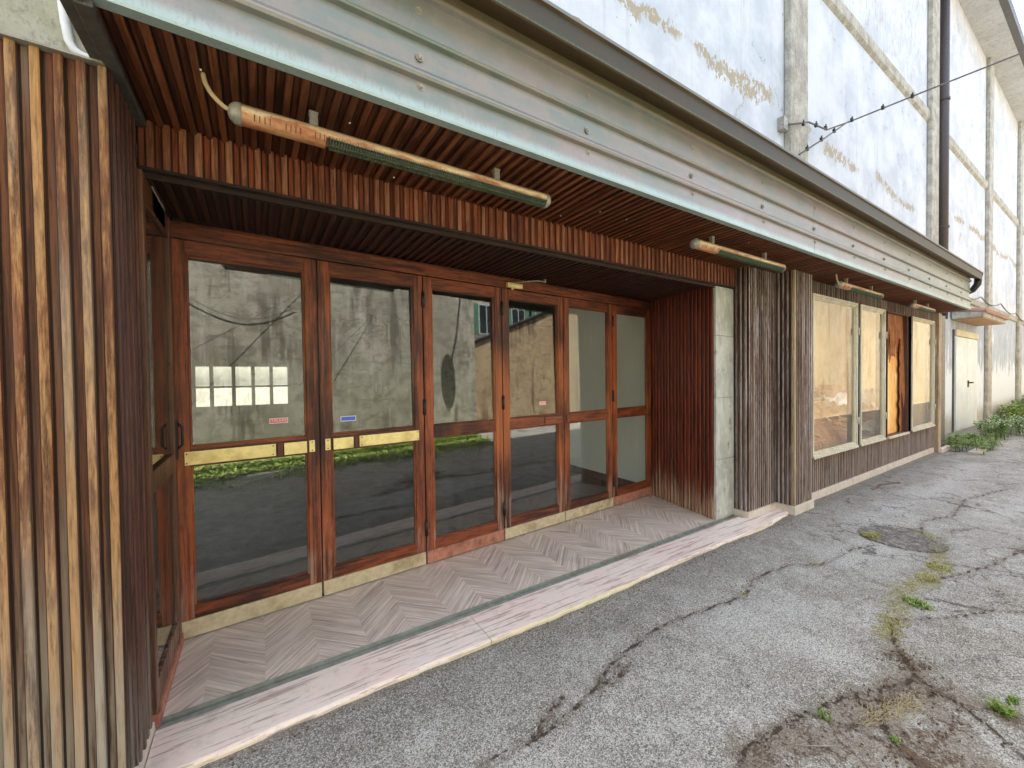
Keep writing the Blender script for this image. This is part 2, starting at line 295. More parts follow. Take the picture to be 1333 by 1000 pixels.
def mat_tile():
    """wood-look chevron boards laid in rows: zigzag along x, rows run along y"""
    t = NT('chevron_floor_tile'); x, y, z = t.xyz(); W = .25
    xs = t.ma('DIVIDE', x, W); cell = t.ma('FLOOR', xs); fr = t.ma('FRACT', xs); par = t.ma('MODULO', t.ma('ABSOLUTE', cell), 2.)
    sgn = t.add(t.mul(par, 2.), -1.)
    sl = 1.0
    u = t.add(y, t.mul(t.mul(t.mul(t.add(fr, -.5), W), sgn), sl))      # across the board
    a = t.ma('DIVIDE', u, .058); bid = t.ma('FLOOR', a); bf = t.ma('FRACT', a)
    al = t.add(t.mul(fr, W), t.mul(t.mul(y, sgn), .0))
    wn = t.n('ShaderNodeTexWhiteNoise', noise_dimensions='2D'); t.set(wn.inputs['Vector'], t.comb(bid, cell, 0.)); rn = wn.outputs['Value']
    v = t.comb(t.add(al, t.mul(rn, 9.)), u, t.mul(cell, 3.3))
    g = t.noise(62, 5, .7, v, (.05, 1, 1), dist=.5); g2 = t.noise(26, 5, .65, v, (.10, 1, 1), dist=.4)
    c = t.mix(t.ss(g2, .36, .62), s2l(228, 214, 202), s2l(196, 180, 168))
    c = t.mix(t.mul(t.ss(g, .5, .64), .75), c, s2l(112, 94, 88)); c = t.mix(t.mul(rn, .38), c, s2l(228, 214, 202))
    c = t.mix(t.mul(t.ss(rn, .7, 1), .25), c, s2l(148, 134, 114))
    edge = t.ma('MINIMUM', bf, t.ma('SUBTRACT', 1., bf)); e2 = t.ma('MINIMUM', fr, t.ma('SUBTRACT', 1., fr))
    j = t.ma('MAXIMUM', t.ss(edge, .04, .0), t.mul(t.ss(e2, .01, 0), .0)); c = t.mix(t.mul(j, .3), c, s2l(104, 88, 82))
    d = t.noise(2.2, 5, .6); c = t.mix(t.mul(t.ss(d, .5, .7), .22), c, s2l(150, 132, 120))
    return t.out(c, t.ss(g2, .3, .7, .4, .58), normal=t.bump(t.add(g, t.mul(j, -1.)), .2, .002))
M['tile'] = mat_tile()
def mat_slab():
    t = NT('grey_green_stone'); n = t.noise(4, 6, .7, sc=(1, 1, .6), dist=.8); n2 = t.noise(26, 5, .7, sc=(1, 1, .3))
    c = t.mix(t.ss(n, .35, .62), s2l(158, 159, 152), s2l(186, 187, 182)); c = t.mix(t.mul(t.ss(n2, .5, .68), .5), c, s2l(216, 220, 212))
    c = t.mix(t.ss(t.noise(7, 3, .6, loc=(0, 0, 4)), .6, .75), c, s2l(136, 130, 112))
    return t.out(c, .5, normal=t.bump(n2, .15, .003))
M['slab'] = mat_slab()
M['track'] = simple('track_metal', s2l(166, 174, 166), .45, .3, var=.35, scale=14, dirt=s2l(150, 116, 96), dirtamt=.4)

def mat_asphalt():
    t = NT('old_asphalt'); x, y, z = t.xyz()
    cr = t.attr('crack'); mo = t.attr('moss'); br = t.attr('brown'); lt = t.attr('light')
    n0 = t.noise(.7, 5, .6); n1 = t.noise(3, 6, .68); n2 = t.noise(14, 6, .7); n3 = t.noise(45, 5, .75)
    agg = t.vor(215, out='Color'); ax = t.xyz(agg)[0]; ad = t.vor(215); fine = t.noise(420, 2, .6)
    c = t.mix(t.ss(n1, .35, .66), s2l(174, 172, 166), s2l(138, 134, 124))
    c = t.mix(t.mul(t.ss(n0, .45, .62), .5), c, s2l(190, 190, 186))
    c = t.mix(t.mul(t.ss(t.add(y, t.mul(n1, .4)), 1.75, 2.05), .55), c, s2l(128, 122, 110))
    c = t.mix(t.mul(t.ss(t.add(n2, t.mul(n0, .4)), .62, .85), .5), c, s2l(112, 106, 96))
    c = t.mix(t.mul(lt, t.ss(n2, .25, .6)), c, s2l(205, 206, 204))
    c = t.mix(t.mul(t.ss(ax, .60, .95), .6), c, s2l(218, 216, 210))           # pale stones
    c = t.mix(t.mul(t.ss(ax, .38, .1), .72), c, s2l(70, 68, 64))               # dark stones
    c = t.mix(t.mul(t.ss(ad, .5, .8), .5), c, s2l(80, 76, 72))
    c = t.mix(t.mul(t.ss(fine, .55, .75), .3), c, s2l(70, 68, 66))
    wob = t.add(t.mul(t.add(n2, -.5), .07), t.mul(t.add(n3, -.5), .05))
    fl = t.vor(2.6, 'DISTANCE_TO_EDGE', v=t.comb(t.add(x, t.mul(n2, .25)), t.add(y, t.mul(n1, .5)), z), sc=(.7, 1, 1))
    hair = t.mul(t.ss(t.add(fl, t.mul(n3, .03)), .034, .020), t.mul(t.ss(t.add(x, t.mul(y, -1.)), 2.0, 3.2), t.ss(n1, .42, .5)))
    c = t.mix(t.mul(hair, .75), c, s2l(58, 52, 46))
    nb = t.noise(22, 7, .78); vz = t.vor(5.5, 'DISTANCE_TO_EDGE', v=t.comb(t.add(x, t.mul(n2, .34)), t.add(y, t.mul(t.noise(12, 5, .7, loc=(4, 2, 0)), .34)), z))
    inp = t.mul(t.ss(x, 1.55, 1.75), t.ss(y, 1.0, .9))
    brf = t.ss(t.add(br, t.mul(t.add(nb, -.5), .55)), .135, .02)
    lump = t.ma('MAXIMUM', t.ss(t.add(nb, t.mul(vz, t.mul(inp, -1.0))), .47, .52), t.mul(t.mul(t.ss(t.add(vz, t.mul(t.add(nb, -.5), .16)), .04, .02), .9), inp)); brd = t.mul(brf, lump)
    c = t.mix(t.mul(brf, .55), c, s2l(112, 98, 80)); c = t.mix(t.mul(brd, .9), c, t.mix(t.ss(n3, .4, .6), s2l(70, 46, 34), s2l(104, 78, 58)))
    mof = t.mul(t.ss(t.add(mo, t.mul(t.add(nb, -.5), .30)), .085, .05), t.ss(t.noise(80, 4, .75), .44, .52))
    mc = t.mix(t.ss(n3, .4, .6), s2l(146, 140, 92), s2l(104, 96, 62)); c = t.mix(t.mul(mof, .95), c, mc)
    crf = t.mul(t.ss(t.add(cr, t.mul(t.add(nb, -.5), .09)), .010, .004), t.ss(n1, .34, .44)); c = t.mix(t.mul(crf, .9), c, s2l(58, 46, 38))
    crb = t.mul(t.ss(t.add(cr, t.mul(t.add(nb, -.5), .4)), .06, .025), t.ss(nb, .47, .54)); c = t.mix(t.mul(crb, .7), c, s2l(98, 84, 70))
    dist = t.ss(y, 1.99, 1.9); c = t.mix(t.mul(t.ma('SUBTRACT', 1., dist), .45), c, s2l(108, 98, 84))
    h = t.add(t.add(t.mul(ax, .5), t.mul(n3, .8)), t.add(t.mul(crf, -1.5), t.mul(brd, .6)))
    return t.out(c, .88, normal=t.bump(h, .8, .004), spec=.25)
M['asphalt'] = mat_asphalt()
def leafmat(name, a, b, tr=.35):
    t = NT(name); i = t.attr('rnd'); c = t.mix(i, a, b)
    return t.out(c, .55, spec=.3, Subsurface_Weight=0.)
M['weed'] = leafmat('weed_leaf', s2l(62, 92, 38), s2l(118, 148, 66))
M['weed2'] = leafmat('fern_leaf', s2l(80, 108, 40), s2l(142, 162, 78))
M['moss'] = leafmat('moss_grass', s2l(126, 132, 58), s2l(184, 176, 108))
M['straw'] = leafmat('dry_grass', s2l(186, 172, 128), s2l(140, 120, 84))
M['flower'] = leafmat('small_white_flower', s2l(240, 240, 236), s2l(220, 224, 214))

# ------------------------------------------------------------------ mesh helper
class MB:
    def __init__(s): s.v = []; s.f = []; s.mi = []; s.rib = []; s.rnd = []; s.sm = []
    def face(s, idx, mi=0, rib=1., rnd=0., sm=False):
        s.f.append(idx); s.mi.append(mi); s.rib.append(rib); s.rnd.append(rnd); s.sm.append(sm)
    def quad(s, a, b, c, d, mi=0, rib=1., rnd=0.):
        n = len(s.v); s.v += [tuple(a), tuple(b), tuple(c), tuple(d)]; s.face((n, n+1, n+2, n+3), mi, rib, rnd)
    def hexa(s, P, mi=0, rib=1., rnd=0.):
        n = len(s.v); s.v += [tuple(p) for p in P]
        for q in ((0, 3, 2, 1), (4, 5, 6, 7), (0, 1, 5, 4), (1, 2, 6, 5), (2, 3, 7, 6), (3, 0, 4, 7)): s.face(tuple(n+i for i in q), mi, rib, rnd)
        return s
    def box(s, x0, x1, y0, y1, z0, z1, mi=0, rnd=0.):
        return s.hexa([(x0, y0, z0), (x1, y0, z0), (x1, y1, z0), (x0, y1, z0), (x0, y0, z1), (x1, y0, z1), (x1, y1, z1), (x0, y1, z1)], mi, 1., rnd)
    def obox(s, o, u, v, w, a0, a1, b0, b1, c0, c1, mi=0, bev=0, rnd=0.):
        P = [o+u*a+v*b+w*c for c in (c0, c1) for a, b in ((a0, b0), (a1, b0), (a1, b1), (a0, b1))]
        return s.hexa(P, mi, 1., rnd)
    def tube(s, pts, r, n=10, mi=0, cap=True, sm=True, rnd=0.):
        pts = [Vector(p) for p in pts]; rs = r if isinstance(r, (list, tuple)) else [r]*len(pts); base = len(s.v); up = None
        for i, p in enumerate(pts):
            d = (pts[min(i+1, len(pts)-1)]-pts[max(i-1, 0)]).normalized()
            if up is None or abs(d.dot(up)) > .95: up = Vector((0, 0, 1)) if abs(d.z) < .9 else Vector((1, 0, 0))
            a = d.cross(up).normalized(); b = a.cross(d).normalized(); up = b
            for k in range(n):
                t = 2*math.pi*k/n; s.v.append(tuple(p+a*(rs[i]*math.cos(t))+b*(rs[i]*math.sin(t))))
        for i in range(len(pts)-1):
            for k in range(n):
                q = base+i*n+k; q2 = base+i*n+(k+1) % n; s.face((q, q2, q2+n, q+n), mi, 1., rnd, sm)
        if cap:
            s.face(tuple(base+k for k in reversed(range(n))), mi); e = base+(len(pts)-1)*n; s.face(tuple(e+k for k in range(n)), mi)
        return s
    def extrude(s, prof, o, u, v, w, L, mi=0, closed=True, caps=True):
        """profile [(a,b)] in the u,v plane pushed L along w"""
        n = len(s.v); m = len(prof)
        for k in (0, L):
            for a, b in prof: s.v.append(tuple(o+u*a+v*b+w*k))
        for i in range(m if closed else m-1):
            j = (i+1) % m; s.face((n+i, n+j, n+m+j, n+m+i), mi)
        if caps and closed: s.face(tuple(n+i for i in reversed(range(m))), mi); s.face(tuple(n+m+i for i in range(m)), mi)
        return s
    def build(s, name, mats, parent=None, bevel=0, recalc=True, flat=False):
        me = bpy.data.meshes.new(name); me.from_pydata(s.v, [], s.f)
        mats = mats if isinstance(mats, (list, tuple)) else [mats]
        for m in mats: me.materials.append(m)
        me.polygons.foreach_set('material_index', s.mi); me.polygons.foreach_set('use_smooth', s.sm)
        a = me.attributes.new('rib', 'FLOAT', 'FACE'); a.data.foreach_set('value', s.rib)
        a = me.attributes.new('rnd', 'FLOAT', 'FACE'); a.data.foreach_set('value', s.rnd)
        if recalc:
            import bmesh
            bm = bmesh.new(); bm.from_mesh(me); bmesh.ops.recalc_face_normals(bm, faces=bm.faces); bm.to_mesh(me); bm.free()
        me.update(); o = bpy.data.objects.new(name, me); COL.objects.link(o)
        if parent is not None: link(o, parent)
        if bevel:
            b = o.modifiers.new('bevel', 'BEVEL'); b.width = bevel; b.segments = 2; b.limit_method = 'ANGLE'; b.harden_normals = False
        return o
WORLD = {}
def link(o, parent):
    o.parent = parent; o.matrix_parent_inverse = Matrix.Translation(-WORLD.get(parent.name, Vector((0, 0, 0))))
def empty(name, loc=(0, 0, 0)):
    o = bpy.data.objects.new(name, None); COL.objects.link(o); o.location = loc; o.empty_display_size = .2; WORLD[o.name] = Vector(loc); return o
def tag(o, label=None, cat=None, group=None, kind=None):
    if label: o['label'] = label
    if cat: o['category'] = cat
    if group: o['group'] = group
    if kind: o['kind'] = kind
    return o
V = lambda *a: Vector(a)
X, Y, Z = V(1, 0, 0), V(0, 1, 0), V(0, 0, 1)

def flutes(mb, o, u, v, w, W, L, pitch=.0555, rib=.5, depth=.016, back=.02, wavy=.0, mi=0):
    """ribbed board cladding: ribs repeat along u over width W, run L along v and stand out along w"""
    n = max(1, round(W/pitch)); p = W/n; prof = []; info = []
    def add(a, b, r, rn):
        prof.append((a, b)); info.append((r, rn))
    for i in range(n):
        a = i*p; rn = random.random(); j = random.uniform(-.002, .002); rr = rib*random.uniform(.92, 1.08); dd = depth*random.uniform(.85, 1.1)
        g = (1-rr)*p
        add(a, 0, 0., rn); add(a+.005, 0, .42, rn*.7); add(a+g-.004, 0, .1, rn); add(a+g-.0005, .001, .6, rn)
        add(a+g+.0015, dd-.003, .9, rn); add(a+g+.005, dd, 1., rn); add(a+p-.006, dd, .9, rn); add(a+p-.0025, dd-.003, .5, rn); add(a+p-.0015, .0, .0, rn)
    prof.append((W, 0)); base = len(mb.v); m = len(prof); s0_ = random.random()*50
    rows = [0, L] if not wavy else [L*k/8 for k in range(9)]
    for k in rows:
        for a, b in prof:
            jx = .0016*mnoise.noise(V(round(a/p-.3)*3.7+s0_, k*1.6, 1)) if wavy and 0 < a < W else 0
            jz = .0018*mnoise.noise(V(round(a/p-.3)*2.9, k*1.9, s0_)) if wavy and b > .005 else 0
            mb.v.append(tuple(o+u*(a+jx)+w*(b+jz)+v*k))
    for r in range(len(rows)-1):
        for i in range(m-1):
            q = base+r*m+i; mb.face((q, q+1, q+m+1, q+m), mi, info[i][0], info[i][1])
    P = [o-w*back+u*a+w*b+v*c for c in (0, L) for a, b in ((0, 0), (W, 0), (W, back-.0005), (0, back-.0005))]
    mb.hexa(P, mi, .3, .5)
    # closing caps of each rib
    for c in (0, L):
        for i in range(n):
            s0 = base+(0 if c == 0 else (len(rows)-1)*m)+i*9
            mb.face(tuple(s0+k for k in (3, 4, 5, 6, 7, 8)), mi, .5, .5)
    return mb

# ================================================================== SHOP BUILDING
shop = empty('shop_building', (2., 2.4, 0)); tag(shop, 'low shopfront clad in brown ribbed boards with glazed wooden doors and a metal canopy', 'shop')
FS = .071; dn = V(1, FS, 0).normalized(); dout = V(FS, -1, 0).normalized()        # line of the doors, outward normal
DO = V(-.42, 2.990-FS*.42, 0)                                                       # foot of first leaf
def dY(x): return 2.990+FS*x

# left wall with its return
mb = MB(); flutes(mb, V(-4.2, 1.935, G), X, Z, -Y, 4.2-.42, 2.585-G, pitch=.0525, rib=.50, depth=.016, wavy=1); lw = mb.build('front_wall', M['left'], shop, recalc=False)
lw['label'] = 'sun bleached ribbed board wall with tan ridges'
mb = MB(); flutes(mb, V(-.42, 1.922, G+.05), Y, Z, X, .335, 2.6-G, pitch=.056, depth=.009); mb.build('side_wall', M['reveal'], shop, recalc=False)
mb = MB(); mb.box(-4.25, -.425, 1.905, 2.48, 2.587, 2.594); mb.build('flashing', M['greymetal'], shop)
mb = MB(); mb.extrude([(0, 0), (.0, .03), (.02, .045), (.035, .028), (.06, .02), (.06, 0)], V(-.4195, 1.90, G), Y, X, Z, .12); mb.build('skirting', M['marble'], shop)
# header + soffits
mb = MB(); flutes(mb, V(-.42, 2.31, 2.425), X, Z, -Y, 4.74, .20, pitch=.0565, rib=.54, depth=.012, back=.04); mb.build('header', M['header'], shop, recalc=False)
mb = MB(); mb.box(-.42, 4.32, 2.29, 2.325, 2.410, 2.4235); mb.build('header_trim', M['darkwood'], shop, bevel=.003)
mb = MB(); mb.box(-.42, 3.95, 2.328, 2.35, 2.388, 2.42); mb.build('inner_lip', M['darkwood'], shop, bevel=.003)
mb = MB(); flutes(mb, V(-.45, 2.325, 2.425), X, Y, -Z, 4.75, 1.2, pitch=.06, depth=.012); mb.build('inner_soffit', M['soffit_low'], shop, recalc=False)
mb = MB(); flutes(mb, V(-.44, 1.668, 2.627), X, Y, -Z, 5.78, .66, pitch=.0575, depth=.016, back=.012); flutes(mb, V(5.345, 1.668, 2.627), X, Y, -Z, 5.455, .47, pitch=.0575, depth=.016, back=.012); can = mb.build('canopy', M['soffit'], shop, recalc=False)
# fascia profile (out = -Y), z
fp = [(0, 2.612), (-.012, 2.612), (-.014, 2.622), (-.004, 2.626), (0, 2.750), (-.020, 2.756), (-.026, 2.766), (-.024, 2.776), (-.010, 2.790), (.010, 2.812), (.010, 2.918), (-.010, 2.924), (-.015, 2.931), (-.010, 2.939), (.004, 2.946), (.004, 3.098), (-.014, 3.104), (-.018, 3.120), (-.014, 3.138), (0, 3.145), (.0, 3.20), (.03, 3.20), (.03, 2.612)]
for k, (x0, x1) in enumerate(((-.40, 4.398), (4.402, 7.198), (7.202, 10.81))):
    mb = MB(); mb.extrude(fp, V(x0, 1.635, 0), Y, Z, X, x1-x0); mb.build('fascia', M['fascia'], can)
mb = MB(); mb.extrude([(0, 2.60), (.90, 2.60), (.90, 3.2), (0, 3.2)], V(10.79, 1.66, 0), Y, Z, X, .02); mb.build('end_fascia', M['fascia'], can)
mb = MB(); mb.box(-.462, -.402, 1.615, 2.50, 2.596, 3.2); mb.box(-.43, -.385, 1.64, 2.3, 2.588, 2.615); mb.build('end_fascia', M['darkmetal'], can, bevel=.004)
gp = [(0, 3.13), (-.115, 3.118), (-.12, 3.128), (-.128, 3.225), (-.138, 3.230), (-.138, 3.245), (-.12, 3.245), (-.11, 3.15), (0, 3.16), (0, 3.13)]
gp = [(.0, 3.178), (-.06, 3.150), (-.125, 3.120), (-.132, 3.124), (-.137, 3.222), (-.150, 3.228), (-.150, 3.246), (-.130, 3.246), (-.124, 3.14), (-.06, 3.165), (0, 3.19)]
mb = MB(); mb.extrude(gp, V(-.5, 1.634, 0), Y, Z, X, 11.33); g = mb.build('gutter', [M['gutter'], M['gutter_under']], can)
for p in g.data.polygons:
    if p.normal.z < -.3: p.material_index = 1
mb = MB(); mb.extrude([(0, 3.178), (-.125, 3.12), (-.15, 3.246), (0, 3.246)], V(10.83, 1.634, 0), Y, Z, X, .012); mb.build('gutter_end', M['gutter'], can)
mb = MB(); mb.tube([(10.86, 1.55, 3.16), (10.88, 1.56, 3.06), (10.90, 1.62, 2.97), (10.92, 1.78, 2.90), (10.95, 2.1, 2.84), (10.97, 2.4, 2.8)], .05, 12); mb.build('drain_pipe', M['black'], can)
rv = None
for i in range(11):
    for z in (2.728, 2.853, 3.045):
        x = .60+.955*i
        if rv is None:
            mb = MB(); mb.tube([(0, 0, 0), (0, -.004, 0)], .017, 14, sm=False); mb.tube([(0, -.004, 0), (0, -.007, 0), (0, -.012, 0)], [.011, .011, .006], 8, sm=False)
            rv = mb.build('rivet', M['greymetal']); r = rv
        else: r = rv.copy(); COL.objects.link(r)
        r.parent = can; r.matrix_parent_inverse = Matrix.Identity(4); r.location = (x-2., (1.636 if z < 2.8 else 1.641)-2.4, z)
for k in range(13):          # dried white droppings on the soffit boards
    q = random.Random(k*7+3); x_ = q.uniform(-.2, 3.6); y_ = q.uniform(1.75, 2.25); mb = MB(); r_ = q.uniform(.003, .006); mb.tube([(x_, y_, 2.6115), (x_+.001, y_, 2.607)], [r_, r_*.6], 7, sm=False); mb.build('white_spot', M['screwwhite'], can)
can.matrix_parent_inverse = Matrix.Translation((-2, -2.4, 0))
# seen children of canopy use world coords -> same offset already inside the parent's inverse
for c in list(can.children):
    c.matrix_parent_inverse = Matrix.Identity(4)
    if c.name.startswith('rivet'): c.location = (c.location.x+2., c.location.y+2.4, c.location.z)
# roof over the shop
mb = MB()
for xa, xb, yb_ in ((-.45, 5.35, 2.45), (5.35, 10.8, 2.13)):  # roof cut short over the showcase: opening added to let sky light in
    mb.hexa([(xa, 1.64, 3.19), (xb, 1.64, 3.19), (xb, yb_, 3.25), (xa, yb_, 3.25), (xa, 1.64, 3.215), (xb, 1.64, 3.215), (xb, yb_, 3.36), (xa, yb_, 3.36)])
mb.build('roof', M['terracotta'], shop)
mb = MB(); pts = []; n = len(mb.v)
for yy in (1.60, 2.3):
    zz = 3.30+(yy-1.6)*.14
    for rr in (.10, .085):
        for k in range(9):
            a = math.pi*k/8; mb.v.append((1.46+rr*math.cos(a), yy, zz+rr*math.sin(a)*.9))
for k in range(8):
    mb.face((k, k+1, 18+k+1, 18+k)); mb.face((9+k, 9+k+1, 27+k+1, 27+k)); mb.face((k, k+1, 9+k+1, 9+k))
mb.build('roof_tile', M['terracotta'], shop)
# right side of the recess
a = V(4.135, dY(4.135)-.02, 0); b = V(3.945, 2.345, 0); u = (b-a).normalized(); nrm = V(u.y, -u.x, 0)
if nrm.x > 0: nrm = -nrm
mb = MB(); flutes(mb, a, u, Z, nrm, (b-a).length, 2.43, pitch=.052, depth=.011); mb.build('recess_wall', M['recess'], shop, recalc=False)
mb = MB()
zc = [0.0, .62, 1.26, 1.90, 2.405]
for i in range(4): mb.box(3.945, 4.275, 2.318, 2.343, zc[i]+(.0015 if i else 0), zc[i+1]-.0015)
mb.build('stone_pilaster', M['slab'], shop, bevel=.002)
# pilasters
def fl(name, o, u, w, W, mat, z1=2.62, pitch=.045, z0=.05, depth=.012):
    mb = MB(); flutes(mb, o+V(0, 0, z0), u, Z, w, W, z1-z0, pitch=pitch, depth=depth); return mb
p1 = fl('', V(4.29, 2.33, 0), -Y, -X, .145, 0)
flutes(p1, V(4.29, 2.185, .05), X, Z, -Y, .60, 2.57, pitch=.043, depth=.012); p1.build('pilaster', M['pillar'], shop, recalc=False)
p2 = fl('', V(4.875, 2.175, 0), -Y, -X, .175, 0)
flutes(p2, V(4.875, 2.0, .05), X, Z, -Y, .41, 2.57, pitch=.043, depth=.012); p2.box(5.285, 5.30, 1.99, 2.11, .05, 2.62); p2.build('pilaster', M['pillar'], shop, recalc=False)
mb = MB(); mb.box(4.862, 4.90, 1.985, 2.0135, .06, 2.62); mb.build('corner_bead', M['tanpost'], shop, bevel=.005)
mb = MB(); mb.box(4.265, 4.295, 2.158, 2.33, G-.02, .06); mb.box(4.295, 4.848, 2.158, 2.19, G-.02, .06); mb.box(4.848, 4.875, 1.972, 2.19, G-.02, .062); mb.box(4.875, 5.315, 1.972, 2.0, G-.02, .062); mb.box(5.29, 5.315, 2.0, 2.10, G-.02, .062)
mb.build('skirting', M['marble'], shop, bevel=.003)
# wall with the display windows
ZW0, ZW1 = .50, 2.44
wins = [(5.48, 6.87), (6.98, 7.97), (8.12, 9.10), (9.30, 10.66)]
mb = MB()
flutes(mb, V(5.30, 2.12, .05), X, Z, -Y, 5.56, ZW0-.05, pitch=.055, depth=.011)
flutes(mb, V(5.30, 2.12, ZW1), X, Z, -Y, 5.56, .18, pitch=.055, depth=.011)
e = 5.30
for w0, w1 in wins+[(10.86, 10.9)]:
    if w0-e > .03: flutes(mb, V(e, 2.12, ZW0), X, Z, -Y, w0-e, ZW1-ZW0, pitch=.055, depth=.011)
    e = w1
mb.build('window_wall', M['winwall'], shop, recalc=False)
mb = MB(); x = 5.30
for L in (.95, .62, .78, 1.1, .9, 1.21):
    mb.box(x+.0015, x+L-.0015, 2.085, 2.115, G-.02, .055); x += L
mb.build('skirting', M['marble'], shop, bevel=.003)
mb = MB(); mb.box(10.86, 11.05, 2.03, 2.12, G, 2.61); mb.build('corner_post', M['tanpost'], shop, bevel=.006)
mb = MB(); mb.box(11.06, 11.50, 2.06, 2.50, G, 2.60); mb.build('end_pillar', M['darkmetal'], shop, bevel=.01)
mb = MB(); mb.box(10.86, 11.45, 1.98, 2.03, G-.01, .05); mb.build('skirting', M['marble'], shop, bevel=.004)
# display windows
for i, (x0, x1) in enumerate(wins):
    mb = MB(); z0, z1 = ZW0, ZW1; d0 = 2.062
    S = .012
    mb.box(x0, x0+S, d0, 2.16, z0, z1); mb.box(x1-S, x1, d0, 2.16, z0, z1); mb.box(x0+S, x1-S, d0, 2.16, z0, z0+S); mb.box(x0+S, x1-S, d0, 2.16, z1-S, z1)
    dw = mb.build('display_window', M['framebrown'], shop)
    if i != 2:
        mb = MB()
        for off, wd, yy in ((0, .027, d0-.018), (.027, .022, d0-.006), (.049, .014, d0+.006)):
            a0, a1, b0, b1 = x0+off, x1-off, z0+off, z1-off
            mb.box(a0, a0+wd, yy, d0+.03, b0, b1); mb.box(a1-wd, a1, yy, d0+.03, b0, b1)
            mb.box(a0+wd, a1-wd, yy, d0+.03, b0, b0+wd); mb.box(a0+wd, a1-wd, yy, d0+.03, b1-wd, b1)
        mb.box(x0, x1, d0-.030, d0-.018, z0-.012, z0+.016)
        mb.build('frame', M['frame'], dw, bevel=.002)
        mb = MB(); mb.box(x0+.055, x1-.055, d0+.012, d0+.016, z0+.055, z1-.055); mb.build('glass_pane', M['shopglass'], dw)
        for hz in (z0+.35, z1-.38):
            mb = MB(); mb.tube([(x1-.006, d0-.026, hz-.05), (x1-.006, d0-.026, hz+.05)], .009, 8); mb.build('hinge', M['frame'], dw)
    else:
        dw['label'] = 'display window without glass, torn brown paper over orange board'
        mb = MB(); mb.box(x0+S, x1-S, 2.150, 2.165, z0+S, z1-S); mb.build('backing_board', M['orangewood'], dw)
        # torn paper left hanging from the head and along the sides
        mb = MB(); n = 26
        def torn(fx, yy):
            r = 0
            return r
        top = []; 
        for k in range(n+1):
            t = k/n; xx = x0+S+t*(x1-x0-2*S)
            dep = .42+.16*math.sin(k*2.3)+(.30 if .28 < t < .5 else 0)*(1-abs(t-.39)/.11)+.10*random.random()+(.9 if t > .84 else 0)+(.55 if t < .1 else 0)
            top.append((xx, z1-dep))
        for k in range(n):
            (xa, za), (xb, zb) = top[k], top[k+1]; yo = 2.105+.02*math.sin(k*.9); yo2 = 2.105+.02*math.sin((k+1)*.9)
            mb.hexa([(xa, yo, za), (xb, yo2, zb), (xb, yo2+.004, zb), (xa, yo+.004, za), (xa, 2.12, z1-S), (xb, 2.12, z1-S), (xb, 2.124, z1-S), (xa, 2.124, z1-S)])
        for side in (0, 1):
            for k in range(18):
                za, zb = z0+k*.095, z0+(k+1)*.095
                if zb > z1-.5: break
                r1, r2 = [.05+.05*abs(math.sin(q*1.7+side*2))+.03*math.sin(q*4.1) for q in (k, k+1)]
                if side: r1 += .10; r2 += .10
                xa = (x1-S) if side else (x0+S); sg = -1 if side else 1
                mb.hexa([(xa, 2.125, za), (xa+sg*r1, 2.11, za), (xa+sg*r1, 2.114, za), (xa, 2.129, za), (xa, 2.125, zb), (xa+sg*r2, 2.11, zb), (xa+sg*r2, 2.114, zb), (xa, 2.129, zb)])
        mb.build('torn_paper', M['brownpaper'], dw)
        mb = MB(); mb.box(x0-.01, x1+.01, d0-.03, d0+.0, z0-.02, z0+.012); mb.build('sill', M['frame'], dw, bevel=.003)
# showcase behind the windows
mb = MB(); mb.box(5.32, 10.85, 2.78, 2.82, .30, 2.74); mb.box(5.32, 5.36, 2.16, 2.78, .30, 2.74); mb.box(10.70, 10.74, 2.16, 2.78, .30, 2.74)
mb.build('showcase', M['cream'], shop)
mb = MB(); mb.box(5.36, 10.70, 2.16, 2.78, .26, .30); mb.build('showcase_floor', M['showfloor'], shop)

# ---- door frame head and jambs
mb = MB(); mb.obox(DO, dn, dout, Z, -.045, 4.60, -.05, .025, 2.315, 2.412); mb.obox(DO, dn, dout, Z, -.045, 4.60, .025, .038, 2.375, 2.40); mb.build('door_head', M['doorx'], shop, bevel=.004)
mb = MB(); mb.obox(DO, dn, dout, Z, -.045, -.004, -.05, .02, 0, 2.315); mb.build('door_jamb', M['sidewood'], shop, bevel=.003)
mb = MB(); mb.obox(DO, dn, dout, Z, 4.565, 4.60, -.05, .03, 0, 2.315); mb.build('door_jamb', M['doorz'], shop, bevel=.003)
